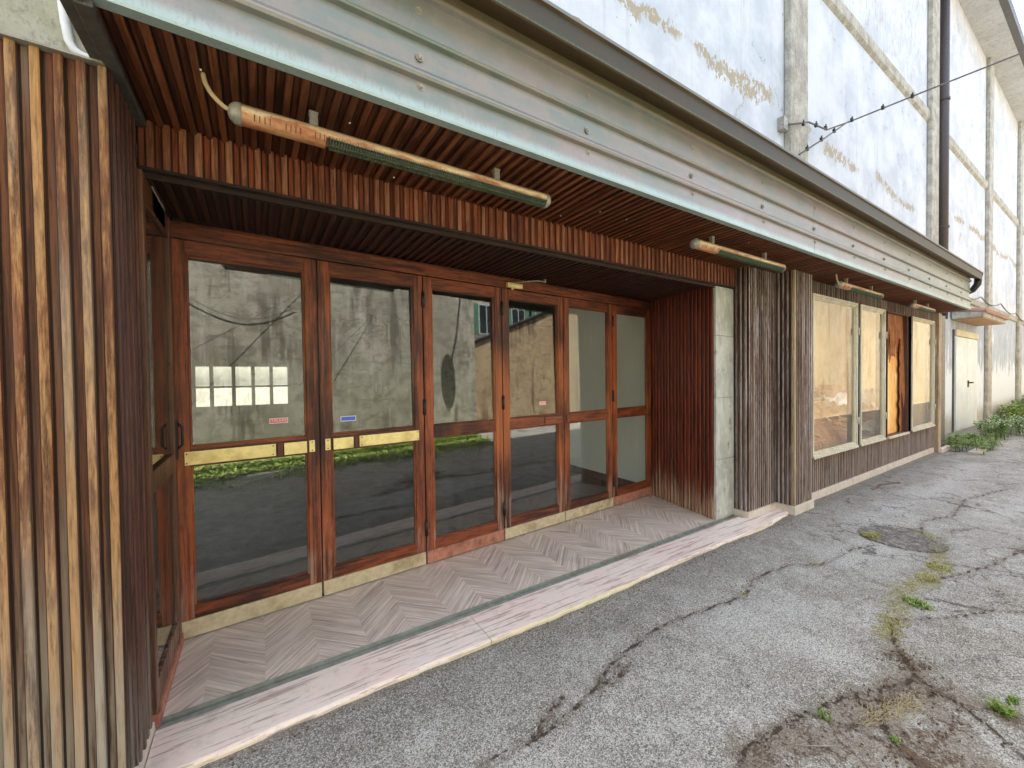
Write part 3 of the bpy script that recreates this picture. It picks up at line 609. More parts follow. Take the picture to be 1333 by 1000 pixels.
# ---- six leaves
SW = .072
leafx = [0, .765, 1.53, 2.295, 3.06, 3.825, 4.56]
labels = ['first door with brass push plates and a red pull sticker', 'second door with brass push plates and a blank blue sticker', None, 'fourth door with a faded pink sticker', None, None]
for i in range(6):
    a0 = leafx[i]+.0045; a1 = leafx[i+1]-.0045; z0, z1 = .012, 2.308; MR0, MR1 = 1.02, 1.115
    mb = MB()
    mb.obox(DO, dn, dout, Z, a0, a0+SW, -.02, .022, z0+.10, z1, 0); mb.obox(DO, dn, dout, Z, a1-SW, a1, -.02, .022, z0+.10, z1, 0)
    mb.obox(DO, dn, dout, Z, a0+SW, a1-SW, -.019, .021, z1-.085, z1-.001, 1)
    mb.obox(DO, dn, dout, Z, a0+SW, a1-SW, -.019, .021, z0+.101, z0+.175, 1)
    mb.obox(DO, dn, dout, Z, a0+SW, a1-SW, -.019, (.021 if i > 1 else .012), MR0, MR1, 1)
    # glazing beads
    for b0, b1 in ((z0+.175, MR0), (MR1, z1-.085)):
        mb.obox(DO, dn, dout, Z, a0+SW, a0+SW+.011, -.012, .014, b0, b1, 0); mb.obox(DO, dn, dout, Z, a1-SW-.011, a1-SW, -.012, .014, b0, b1, 0)
        mb.obox(DO, dn, dout, Z, a0+SW+.011, a1-SW-.011, -.012, .013, b0, b0+.011, 1); mb.obox(DO, dn, dout, Z, a0+SW+.011, a1-SW-.011, -.012, .013, b1-.011, b1, 1)
    dr = mb.build('door', [M['doorz'], M['doorx']], shop, bevel=.0025)
    if labels[i]: dr['label'] = labels[i]
    for b0, b1 in ((z0+.18, MR0-.004), (MR1+.004, z1-.09)):
        tl = .017 if b0 > 1 else 0.          # the old upper panes lean back a little in their rebates
        mb = MB(); mb.hexa([DO+dn*s_+dout*(o_-(tl*(z_-b0)/(b1-b0)))+Z*z_ for z_ in (b0, b1) for s_, o_ in ((a0+SW+.004, .001), (a1-SW-.004, .001), (a1-SW-.004, -.004), (a0+SW+.004, -.004))]); mb.build('glass_pane', M['glass'], dr)
    mb = MB(); mb.obox(DO, dn, dout, Z, a0+.002, a1-.002, -.02, .026, z0, z0+.099); mb.build('kick_plate', M['kick'] if i not in (2, 5) else M['kickpink'], dr, bevel=.002)
    if i < 2:
        zA, zB = 1.012, 1.09
        def S_(p, q): return (p, q) if i == 0 else (a0+a1-q, a0+a1-p)
        for (p, q), dep, nm in ((S_(a0+.045, a0+.50), (.022, .028), 'push_plate'), (S_(a0+.545, a1-.078), (.034, .040), 'push_plate'), (S_(a1-.062, a1-.028), (.022, .027), 'end_plate')):
            mb = MB(); mb.obox(DO, dn, dout, Z, p, q, dep[0], dep[1], zA, zB); pl = mb.build(nm, M['brass'], dr, bevel=.0015)
        mb = MB()
        p, q = S_(a0+.045, a1-.03); mb.obox(DO, dn, dout, Z, p, q, .012, .0215, zA-.012, zB+.012)
        p, q = S_(a0+.51, a0+.54); mb.obox(DO, dn, dout, Z, p, q, .0215, .036, zA-.004, zB+.004)
        mb.build('push_bar_backing', M['framebrown'], dr, bevel=.002)
        for s in (a0+.055, a0+.485, a1-.045):
            s = S_(s, s)[0]
            for zz in (zA+.012, zB-.012):
                mb = MB(); c = DO+dn*s+Z*zz; mb.tube([c+dout*.026, c+dout*.0305], .004, 8, sm=False); mb.build('screw', M['black'], dr)
    elif i in (3, 4):
        p, q = (a1-.26, a1-.03) if i == 3 else (a0+.03, a0+.29)
        mb = MB(); mb.obox(DO, dn, dout, Z, p, q, .0215, .032, MR0+.006, MR1-.008); mb.build('push_block', M['doorx'], dr, bevel=.006)
    # hinges / bolts: dark knuckles at the meeting edges
    hs = {0: [0], 1: [1], 2: [0, 1], 3: [0], 4: [1], 5: [0]}[i]
    for h in hs:
        s = a0 if h == 0 else a1
        for hz in (.30, 1.27, 2.12):
            mb = MB(); c = DO+dn*s; mb.tube([c+dout*.028+Z*(hz-.055), c+dout*.028+Z*(hz+.055)], .009, 8); mb.tube([c+dout*.028+Z*(hz-.064), c+dout*.028+Z*(hz+.064)], .006, 8); mb.build('hinge', M['black'], dr)
# stickers
def sticker(door, x, z, w, h, m, text=None):
    mb = MB(); s = (x+.42)/dn.x
    mb.obox(DO, dn, dout, Z, s-w/2, s+w/2, .0025, .0032, z-h/2, z+h/2, 1); mb.obox(DO, dn, dout, Z, s-w/2+.004, s+w/2-.004, .0034, .0038, z-h/2+.004, z+h/2-.004, 0)
    st = mb.build('sticker', [m, M['stickwhite']], door)
    if text:
        cu = bpy.data.curves.new('lettering', 'FONT'); cu.body = text; cu.size = h*.72; cu.align_x = 'CENTER'; cu.align_y = 'CENTER'; cu.extrude = .0003; cu.space_character = 1.15
        o = bpy.data.objects.new('lettering_tmp', cu); COL.objects.link(o); dg = bpy.context.evaluated_depsgraph_get(); me = bpy.data.meshes.new_from_object(o.evaluated_get(dg)); bpy.data.objects.remove(o)
        c = DO+dn*s+dout*.0042+Z*z; Mx = Matrix((dn, Z, dout)).transposed().to_4x4(); me.transform(Matrix.Translation(c) @ Mx)
        # lettering belongs to the sticker's own mesh
        n = len(st.data.vertices); import bmesh
        bm = bmesh.new(); bm.from_mesh(st.data); f0 = len(bm.faces); bm.from_mesh(me); bm.faces.ensure_lookup_table()
        for f in bm.faces[f0:]: f.material_index = 1
        bm.to_mesh(st.data); bm.free()
doors = [o for o in bpy.data.objects if o.name.split('.')[0] == 'door' and o.parent == shop]
sticker(doors[0], .105, 1.235, .105, .034, M['red'], 'TIRARE'); sticker(doors[1], .535, 1.218, .105, .036, M['blue']); sticker(doors[3], 2.36, 1.238, .09, .034, M['pink'])
# door closer
mb = MB(); s = 2.33; mb.obox(DO, dn, dout, Z, s, s+.17, .04, .075, 2.315, 2.355); mb.tube([DO+dn*(s+.03)+dout*.058+Z*2.335, DO+dn*(s+.14)+dout*.058+Z*2.335], .026, 12); mb.tube([DO+dn*(s+.06)+dout*.06+Z*2.31, DO+dn*(s+.06)+dout*.06+Z*2.295], .012, 8)
cl = mb.build('door_closer', M['brass'], doors[3], bevel=.003)
mb = MB(); mb.tube([DO+dn*(s+.06)+dout*.05+Z*2.36, DO+dn*(s+.24)+dout*.19+Z*2.375, DO+dn*(s+.33)+dout*.20+Z*2.375], .007, 8); mb.tube([DO+dn*(s+.33)+dout*.20+Z*2.365, DO+dn*(s+.33)+dout*.20+Z*2.40], .012, 8); mb.build('closer_arm', M['greymetal'], doors[3])
# left side light (glazed wooden panel in the return)
mb = MB(); xs = -.42
ya, yb = 2.268, dY(-.42)-.03
def sb(y0, y1, z0, z1, mi=0, x1=.022): mb.box(xs-.03, xs+x1, y0, y1, z0, z1, mi)
sb(ya, ya+.045, .06, 2.40); sb(yb-.075, yb-.01, .06, 2.40); sb(ya+.045, yb-.075, .06, .17, 0, .018); sb(ya+.045, yb-.075, 1.0, 1.10, 0, .018); sb(ya+.045, yb-.075, 2.28, 2.40, 0, .018)
sp = mb.build('side_light', M['sidewood'], shop, bevel=.004)
for z0, z1 in ((.17, 1.0), (1.12, 2.28)):
    mb = MB(); mb.box(xs+.001, xs+.006, ya+.045, yb-.075, z0, z1); mb.build('glass_pane', M['glass'], sp)
mb = MB(); mb.box(xs-.03, xs+.03, ya, yb, .0, .058); mb.build('kick_plate', M['kickpink'], sp, bevel=.003)
for yy in (yb-.03,):
    mb = MB(); mb.box(xs+.022, xs+.030, yy-.012, yy+.012, 1.06, 1.28); mb.tube([(xs+.03, yy, 1.12), (xs+.05, yy, 1.14), (xs+.05, yy, 1.24), (xs+.03, yy, 1.26)], .007, 8); mb.build('handle', M['black'], sp)
# interior
mb = MB(); mb.box(4.155, 4.26, dY(4.155)+.07, 4.84, 0, 2.9); pt = mb.build('partition_wall', M['intwall'], shop)
mb = MB(); mb.box(4.14, 4.155, dY(4.155)+.07, 4.84, 0, .10); mb.build('baseboard', M['skirt'], pt)
mb = MB(); mb.box(-3.0, -2.9, 2.5, 9.3, 0, .5); mb.box(-3.0, -2.9, 2.5, 9.3, 2.85, 3.0); mb.box(-3.0, -2.9, 2.5, 3.3, .5, 2.85); mb.box(10.9, 11.0, 2.6, 9.3, 0, 3.0); mb.box(4.27, 10.9, 3.2, 3.28, 0, 3.0); mb.box(-2.9, -.47, 3.02, 3.1, 0, 3.0)  # left end wall has a wide unseen opening, added to light the partition
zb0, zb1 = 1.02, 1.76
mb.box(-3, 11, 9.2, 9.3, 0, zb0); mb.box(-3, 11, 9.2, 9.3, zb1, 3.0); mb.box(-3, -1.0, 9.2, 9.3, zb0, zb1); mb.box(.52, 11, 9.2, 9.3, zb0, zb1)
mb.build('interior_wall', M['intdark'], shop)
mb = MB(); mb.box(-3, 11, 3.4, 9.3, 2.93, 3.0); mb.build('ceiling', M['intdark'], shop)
mb = MB()
for k in range(6):
    xx = (-1.0, -.735, -.40, -.09, .21, .52)[k]; mb.box(xx-.03, xx+.03, 9.18, 9.24, zb0, zb1)
mb.box(-1.0, .52, 9.185, 9.235, 1.36, 1.40); rw = mb.build('rear_window', M['black'], shop)
mb = MB(); mb.box(-1.0, .52, 9.245, 9.25, zb0, zb1); mb.build('glass_pane', glass('grimy_rear_glass', .04, (.86, .88, .86, 1), .10), rw)

# ================================================================== FLOORS
mb = MB()
n = len(mb.v); mb.v += [(-.42, 2.318, -.06), (3.96, 2.318, -.06), (4.14, dY(4.14), -.06), (-.42, dY(-.42), -.06), (-.42, 2.318, 0), (3.96, 2.318, 0), (4.14, dY(4.14), 0), (-.42, dY(-.42), 0)]
for q in ((0, 3, 2, 1), (4, 5, 6, 7), (0, 1, 5, 4), (1, 2, 6, 5), (2, 3, 7, 6), (3, 0, 4, 7)): mb.face(q)
tag(mb.build('floor', M['tile']), 'chevron patterned floor of the entrance recess', kind='structure')
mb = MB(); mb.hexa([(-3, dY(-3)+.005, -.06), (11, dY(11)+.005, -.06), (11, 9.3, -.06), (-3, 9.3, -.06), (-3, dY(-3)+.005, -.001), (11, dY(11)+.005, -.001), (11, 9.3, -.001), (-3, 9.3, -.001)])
tag(mb.build('interior_floor', M['intfloor']), kind='structure')
# threshold: three pink slabs + metal track
st = empty('doorstep', (2.2, 2.1, 0)); tag(st, 'pink travertine step with a metal track along its inner edge', 'doorstep')
xs_ = [-.405, 1.095, 2.54, 3.62, 4.86]
for i in range(4):
    x0, x1 = xs_[i]+.002, xs_[i+1]-.002; mb = MB(); N = 30
    def fy(x): return 1.975+.014*math.sin(x*2.1+1)+.010*mnoise.noise(V(x*7, 0, 0))+.006*mnoise.noise(V(x*30, 3, 0))+(.07*max(0, (x-4.2)/.6))
    back = 2.252 if i < 3 else 2.252
    base = len(mb.v)
    for k in range(N+1):
        x = x0+(x1-x0)*k/N; zt = -.004+.002*mnoise.noise(V(x*9, 8, 0)); f = fy(x)+.012*max(0, mnoise.noise(V(x*14, 5, 0))-.25)
        bk = back if x < 4.26 else 2.155
        if x < .0-.39: f += 0
        mb.v += [(x, bk, -.07), (x, bk, -.002), (x, f+.012, -.003), (x, f+.003, -.007), (x, f-.002+.004*mnoise.noise(V(x*40, 1, 0)), -.018), (x, f, -.07)]
    for k in range(N):
        for j in range(6):
            q = base+k*6+j; q2 = base+k*6+(j+1) % 6; mb.face((q, q2, q2+6, q+6))
    mb.face(tuple(base+j for j in range(6))); mb.face(tuple(base+N*6+j for j in reversed(range(6))))
    mb.build('slab', M['stone'], st)
mb = MB(); mb.box(-.405, 4.26, 2.254, 2.288, -.05, -.006); mb.box(-.405, 4.26, 2.288, 2.306, -.05, -.022, 1); mb.box(-.405, 4.26, 2.306, 2.317, -.05, .004); mb.build('track', [M['track'], M['black']], st)
mb = MB(); mb.hexa([(-.43, 1.93, -.06), (-.405, 1.99, -.06), (-.405, 2.28, -.06), (-.43, 2.28, -.06), (-.43, 1.93, .03), (-.408, 1.99, .02), (-.408, 2.28, .03), (-.43, 2.28, .035)]); mb.build('edge_strip', M['marble'], st)

# ================================================================== HEATERS
def heater(x0, L, label, hose=True):
    r = .038; zc = 2.515; yc = 1.85
    h = empty('infrared_heater', (x0, yc, 2.62)); tag(h, label, 'heater', 'tube heaters under the canopy')
    # body shell
    mb = MB(); N = 20; segs = [x0+.0]+[x0+L*k/24 for k in range(1, 25)]
    base = len(mb.v); g0, g1 = .22, .985          # grille from 22 % to 98 % of the length on the lower side
    for x in segs:
        for k in range(N): a = 2*math.pi*k/N; mb.v.append((x, yc+r*math.cos(a), zc+r*math.sin(a)))
    for s in range(24):
        t = (s+.5)/24
        for k in range(N):
            a = 2*math.pi*(k+.5)/N
            low = math.sin(a) < -.4
            if low and g0 < t < g1: continue
            q = base+s*N+k; q2 = base+s*N+(k+1) % N; mb.face((q, q2, q2+N, q+N), 0, 1, 0, True)
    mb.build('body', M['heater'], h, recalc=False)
    for xa, sg in ((x0, -1), (x0+L, 1)):
        mb = MB(); mb.tube([(xa-sg*.015, yc, zc), (xa, yc, zc), (xa+sg*.012, yc, zc), (xa+sg*.024, yc, zc), (xa+sg*.030, yc, zc)], [r+.0025, r+.0025, r*.93, r*.6, .004], 16)
        mb.build('end_cap', M['greymetal'], h)
    mb = MB()
    nb = int((g1-g0)*L/.011)
    for k in range(nb+1):
        x = x0+L*(g0+(g1-g0)*k/nb); pts = [(x+.004*((j % 2)*2-1)*0, yc+(r+.001)*math.cos(a), zc+(r+.001)*math.sin(a)) for j, a in enumerate([math.radians(190+160*q/6) for q in range(7)])]
        mb.tube(pts, .0017, 4, cap=False, sm=False)
    for a in (200, 235, 270, 305, 340):
        a = math.radians(a); mb.tube([(x0+L*g0, yc+r*math.cos(a), zc+r*math.sin(a)), (x0+L*g1, yc+r*math.cos(a), zc+r*math.sin(a))], .0015, 4, sm=False)
    mb.build('grille', M['mesh_green'], h)
    mb = MB(); mb.tube([(x0+L*g0, yc, zc-.008), (x0+L*g1, yc, zc-.008)], .011, 8); mb.build('heating_tube', M['darkmetal'], h)
    for x in (x0+L*.18, x0+L*.78):
        mb = MB(); mb.box(x-.016, x+.016, yc-.004, yc+.022, zc+r-.004, 2.613); mb.box(x-.018, x+.018, yc-.006, yc+.03, 2.606, 2.614); mb.build('bracket', M['greymetal'], h, bevel=.002)
    # slots
    for gset in range(3):
        mb = MB()
        for k in range(4):
            x = x0+.055+gset*.105+k*.017; a = math.radians(205); mb.obox(V(x, yc, zc), X, V(0, math.cos(a), math.sin(a)), V(0, math.sin(a), -math.cos(a)), 0, .0025, r-.002, r+.0008, -.012, .012)
        mb.build('vent_slot', M['black'], h)
    if not hose: return h
    mb = MB(); n = 40; pts = []; rr = []
    for k in range(n+1):
        t = k/n; pts.append((x0-.025-.075*math.sin(t*1.5), yc-.01+.0*t, zc+.005+.10*(1-math.cos(t*1.57)) if False else zc+.002+.105*t**1.4)); rr.append(.0075+.0012*(k % 2))
    mb.tube(pts, rr, 8); mb.build('cable_hose', M['rubber'], h)
    return h
heater(-.05, 1.47, 'large copper coloured tube heater with beige hose, hanging nearest, before the wooden doors')
heater(2.86, 1.40, 'tube heater under the canopy in front of the grey stone pilaster', False)
heater(5.62, 1.36, 'tube heater under the canopy above the first two display windows')
heater(8.36, 1.12, 'tube heater at the far end of the canopy above the last display windows', False)

# ================================================================== TALL WHITE BUILDING
tb = empty('white_building', (10, 2.52, 0)); tag(tb, 'tall white plastered building with concrete pilasters, peeling paint and a projecting eave', 'building')
YW = 2.52; ZT = 10.85
mb = MB(); mb.box(-.40, 42, YW, YW+.25, 2.75, ZT); mb.box(11.45, 42, YW, YW+.25, G-.3, 2.75); mb.build('wall', M['plaster'], tb)
mb = MB(); mb.box(-14, -.402, YW-.03, YW+.25, 2.3, ZT); w2 = mb.build('wall', M['leftconc'], tb); w2['label'] = 'stained grey render wall above the ribbed boards'
for x0, x1, pr_ in ((-.38+.0, .1, .06), (5.86, 6.36, .09), (12.38, 12.93, .09), (18.55, 19.1, .09), (24.3, 24.9, .09), (30.4, 31, .09), (36.5, 37.1, .09)):
    mb = MB(); mb.box(x0, x1, YW-pr_, YW, (3.2 if x0 < 11 else G-.2), ZT); mb.build('pilaster', M['conc'], tb, bevel=.02)
e = .1
for x0, x1 in ((.1, 5.86), (6.36, 12.38), (12.93, 18.55), (19.1, 24.3), (24.9, 30.4)):
    mb = MB(); mb.extrude([(0, 6.93), (-.05, 6.98), (-.055, 7.15), (0, 7.24)], V(x0, YW, 0), Y, Z, X, x1-x0); mb.build('beam', M['conc'], tb)
    if x0 > 12:
        mb = MB(); mb.extrude([(0, 3.33), (-.05, 3.36), (-.055, 3.50), (0, 3.56)], V(x0, YW, 0), Y, Z, X, x1-x0); mb.build('beam', M['conc'], tb)
mb = MB(); mb.box(-14, 42, 1.98, YW+.3, ZT, ZT+.18); mb.build('eave', M['eave'], tb)
mb = MB(); mb.extrude([(0, 0), (-.13, 0), (-.15, .16), (-.135, .16), (-.12, .02), (0, .02)], V(-14, 1.98, ZT+.02), Y, Z, X, 56); mb.build('gutter', M['darkmetal'], tb)
mb = MB(); mb.hexa([(-14, 1.95, ZT+.19), (42, 1.95, ZT+.19), (42, 8, ZT+1.6), (-14, 8, ZT+1.6), (-14, 1.95, ZT+.3), (42, 1.95, ZT+.3), (42, 8, ZT+1.8), (-14, 8, ZT+1.8)]); mb.build('roof', M['terracotta'], tb)
mb = MB(); mb.tube([(13.16, 2.42, 2.7), (13.16, 2.42, ZT)], .10, 14); 
for z in (4.75, 7.6, 9.9): mb.tube([(13.16, 2.42, z), (13.16, 2.42, z+.05)], .115, 14)
mb.build('downpipe', simple('brown_pipe_paint', s2l(62, 54, 54), .5, var=.1), tb)
mb = MB(); mb.box(14.78, 17.36, 2.49, 2.52, G-.02, 2.40); dd = mb.build('door', M['white'], tb); dd['label'] = 'white sheet metal double door'
mb = MB(); mb.box(14.84, 16.062, 2.47, 2.49, .02, 2.36); mb.build('leaf', M['white'], dd, bevel=.004)
mb = MB(); mb.box(16.068, 17.3, 2.47, 2.49, .02, 2.36); mb.build('leaf', M['white'], dd, bevel=.004)
mb = MB(); mb.box(14.78, 17.36, 2.455, 2.52, 2.405, 2.56); mb.build('lintel', M['frame'], dd)
mb = MB(); mb.box(14.72, 14.778, 2.485, 2.52, G, 2.56); mb.build('jamb', M['darkmetal'], dd)
mb = MB(); mb.box(16.09, 16.16, 2.452, 2.47, 1.08, 1.26); mb.tube([(16.12, 2.42, 1.20), (16.36, 2.41, 1.20)], .02, 8); mb.tube([(16.12, 2.47, 1.20), (16.12, 2.42, 1.20)], .018, 8); mb.build('handle', M['black'], dd)
mb = MB(); mb.hexa([(14.5, 1.98, 2.80), (17.4, 1.98, 2.80), (17.4, 2.50, 2.80), (14.5, 2.50, 2.80), (14.5, 1.98, 2.93), (17.4, 1.98, 2.93), (17.4, 2.50, 3.0), (14.5, 2.50, 3.0)]); cn = mb.build('door_canopy', M['conc'], tb, bevel=.01)
mb = MB()
for k in range(20):
    xx = 14.53+.15*k; mb.tube([(xx, 1.93, 2.945), (xx, 2.50, 3.02)], .055, 8)
mb.build('roof_tile', M['terracotta'], cn)
mb = MB(); mb.box(14.6, 17.3, 2.0, 2.5, 2.785, 2.80); mb.build('underside', M['orangestrip'], cn)
# wavy cable clipped along the low beam
mb = MB(); pts = []
for k in range(61):
    t = k/60; x = 11.2+t*15; sag = .16*math.sin((t*5 % 1)*math.pi); pts.append((x, 2.40, 3.62-sag+.05*math.sin(x*.7)))
mb.tube(pts, .016, 6); tag(mb.build('wall_cable', M['wire']), 'grey sagging cable clipped above the small tiled door canopy', 'cable')
mb = MB(); pts = [(-.677, 2.475, 3.6), (-.677, 2.475, 3.225), (-.675, 2.475, 3.13), (-.668, 2.475, 3.037), (-.658, 2.475, 2.963), (-.645, 2.475, 2.936), (-.626, 2.475, 2.921), (-.586, 2.475, 2.911), (-.50, 2.475, 2.902)]
mb.tube(pts, .016, 10); tag(mb.build('conduit', M['conduit']), 'white plastic conduit bending down over the grey wall at upper left', 'pipe')
# overhead wires with clips
J = V(7.34, 2.3, 5.171); E1 = V(8.122, .8, 5.468); dv = (E1-J)
far = J+dv*4.9
for k, (A, lab) in enumerate((((5.74, 2.41, 4.66), 'overhead cable running from the bracket on the white wall out over the yard'), ((5.95, 2.38, 4.33), 'lower tail of cable rising from behind the gutter to join the overhead cable'))):
    A = V(*A); mb = MB()
    B = J if k else J
    if k == 0:
        m1 = A.lerp(J, .3)+V(0, 0, .02); m2 = A.lerp(J, .6)-V(0, 0, .10)
        pts = [A, m1, m2, J+V(0, 0, -.01), J+dv*.5, J+dv, far]
        pts = pts
    else: pts = [A, A.lerp(J, .5)-V(0, 0, .01), J-V(.02, 0, .01)]
    mb.tube(pts, .011, 6); ob = empty('overhead_cable', tuple(A)); tag(ob, lab, 'cable'); mb.build('cable', M['wire'], ob)
    cl = [A.lerp(J, q)+V(0, 0, .0) for q in ((.22, .42, .58) if k == 0 else (.15, .42, .68))]+([J+dv*.02, J+dv*.22, J+dv*.40] if k == 0 else [])
    for j, c in enumerate(cl):
        mb = MB()
        if k == 0 and j < 3: c = c+V(0, 0, (.0, -.03, -.075)[j])
        mb.box(c.x-.02, c.x+.02, c.y-.015, c.y+.015, c.z-.02, c.z+.025); mb.tube([c, c+V(.012, 0, .055)], .009, 6); mb.build('clip', M['black'], ob)
    if k == 0:
        mb = MB(); mb.box(5.69, 5.79, 2.44, 2.52, 4.62, 4.78); mb.build('bracket', M['greymetal'], ob)

# ================================================================== OPPOSITE SIDE (reflected in the panes)
YO = -2.45
wl = empty('yard_wall', (0, YO, G)); tag(wl, 'stained grey rendered wall across the yard, seen reflected in the door panes', 'wall')
mb = MB(); mb.box(-14, 5.55, YO-.3, YO, G-.3, 5.2); mb.build('wall', M['opp'], wl)
mb = MB(); mb.box(-14, 5.6, YO-.35, YO+.05, 5.2, 5.3); mb.build('coping', M['conc'], wl)
def stay(P1, t1, P2, t2, lab, r=.005):
    a_ = V(*P1)+SD*t1; b_ = V(*P2)+SD*t2; mb = MB(); mb.tube([a_, a_.lerp(b_, .5)-V(0, 0, .02), b_], r, 6); tag(mb.build('stay_cable', M['wire']), lab, 'cable')
SD = V(math.sin(math.radians(8))*math.cos(math.radians(72.5)), math.cos(math.radians(8))*math.cos(math.radians(72.5)), math.sin(math.radians(72.5)))
stay((1.5, YO, 3.3), .05, (-.5, YO, 0.9), 1.1, 'thin slanting cable before the yard wall, reflected above the bright rear panes')
stay((2.9, YO, 3.0), .05, (1.3, YO, .4), 1.2, 'thin cable slanting out from the yard wall, reflected in the second door')
mb = MB(); pts = [V(-.2+1.6*k/12, YO+.03, 3.05-.30*math.sin(math.pi*k/12)) for k in range(13)]; mb.tube(pts, .006, 6); tag(mb.build('wall_cable', M['wire']), 'loose cable sagging over the top of the stained yard wall, reflected in the first door', 'cable')
ds = empty('satellite_dish', (5.0, -1.4, 4.2)); tag(ds, 'grey satellite dish on a bent arm, casting a long shadow on the yard wall', 'satellite dish')
dc = V(4.75, YO, 1.75)+SD*2.7; ax_ = V(-.2, 1, .25).normalized(); a1_ = ax_.cross(Z).normalized(); a2_ = a1_.cross(ax_)
mb = MB(); n = 28; base = 0; rings = [(.02, 0), (.15, .01), (.28, .035), (.38, .065), (.385, .055), (.28, .02), (.15, -.005), (.02, -.015)]
for r_, h_ in rings:
    for k in range(n): q = 2*math.pi*k/n; mb.v.append(tuple(dc+a1_*(r_*.55*math.cos(q))+a2_*(r_*math.sin(q))+ax_*h_))
for j in range(len(rings)):
    for k in range(n):
        j2 = (j+1) % len(rings); mb.face((j*n+k, j*n+(k+1) % n, j2*n+(k+1) % n, j2*n+k), 0, 1, 0, True)
mb.build('reflector', M['greymetal'], ds)
mb = MB(); mb.tube([dc-ax_*.02, dc-ax_*.3+V(.15, 0, .1), V(dc.x+.4, YO, dc.z+.2)], .025, 8); mb.build('arm', M['darkmetal'], ds)
wb = empty('yard_wall', (10, -4.2, G)); tag(wb, 'brown rendered wall with a sloping top beyond the corner, seen reflected in the fourth door', 'wall')
mb = MB(); mb.hexa([(5.55, -4.5, G-.3), (13, -4.5, G-.3), (13, -4.2, G-.3), (5.55, -4.2, G-.3), (5.55, -4.5, 2.3), (13, -4.5, 5.2), (13, -4.2, 5.2), (5.55, -4.2, 2.3)]); mb.build('wall', M['oppbrown'], wb)
mb = MB(); mb.hexa([(5.5, -4.55, 2.29), (13, -4.55, 5.2), (13, -4.15, 5.2), (5.5, -4.15, 2.29), (5.5, -4.55, 2.37), (13, -4.55, 5.28), (13, -4.15, 5.28), (5.5, -4.15, 2.37)]); mb.build('coping', M['black'], wb)
wc = empty('yard_wall', (30, -1.7, G)); tag(wc, 'cream rendered wall further along the yard, seen reflected in the display windows', 'wall')
mb = MB(); mb.box(13, 75, -2.2, -1.7, G-.3, 5.6); mb.build('wall', M['oppcream'], wc)
hb = empty('house', (9, -14, 0)); tag(hb, 'pale house with balcony and green shutters behind the brown wall, seen reflected in the doors', 'house')
mb = MB(); mb.box(3, 19, -20, -12, 0, 8.5); mb.build('wall', M['housewall'], hb)
mb = MB(); mb.hexa([(2.6, -20.4, 8.5), (19.4, -20.4, 8.5), (19.4, -11.5, 8.5), (2.6, -11.5, 8.5), (5, -17, 10.3), (17, -17, 10.3), (17, -15, 10.3), (5, -15, 10.3)]); mb.build('roof', M['terracotta'], hb)
for k, xx in enumerate((4.2, 6.2, 8.2, 10.4, 12.6, 15, 17)):
    for z in (1.2, 4.4):
        mb = MB(); mb.box(xx, xx+1.1, -12.0, -11.93, z, z+1.7); wn_ = mb.build('window', M['white'], hb)
        mb = MB(); mb.box(xx+.08, xx+.51, -11.93, -11.91, z+.08, z+1.62); mb.box(xx+.59, xx+1.02, -11.93, -11.91, z+.08, z+1.62); mb.build('pane', M['darkglass'], wn_)
        mb = MB(); mb.box(xx-.55, xx-.02, -11.98, -11.92, z, z+1.7); mb.box(xx+1.12, xx+1.65, -11.98, -11.92, z, z+1.7); mb.build('shutter', M['shutter'], wn_)
mb = MB(); mb.box(5.5, 10, -12, -10.9, 3.9, 4.05); bl = mb.build('balcony', M['conc'], hb)
mb = MB()
for k in range(31): mb.box(5.52+.149*k, 5.54+.149*k, -10.95, -10.93, 4.05, 5.0)
mb.box(5.5, 10, -10.97, -10.91, 5.0, 5.05); mb.build('railing', M['white'], bl)

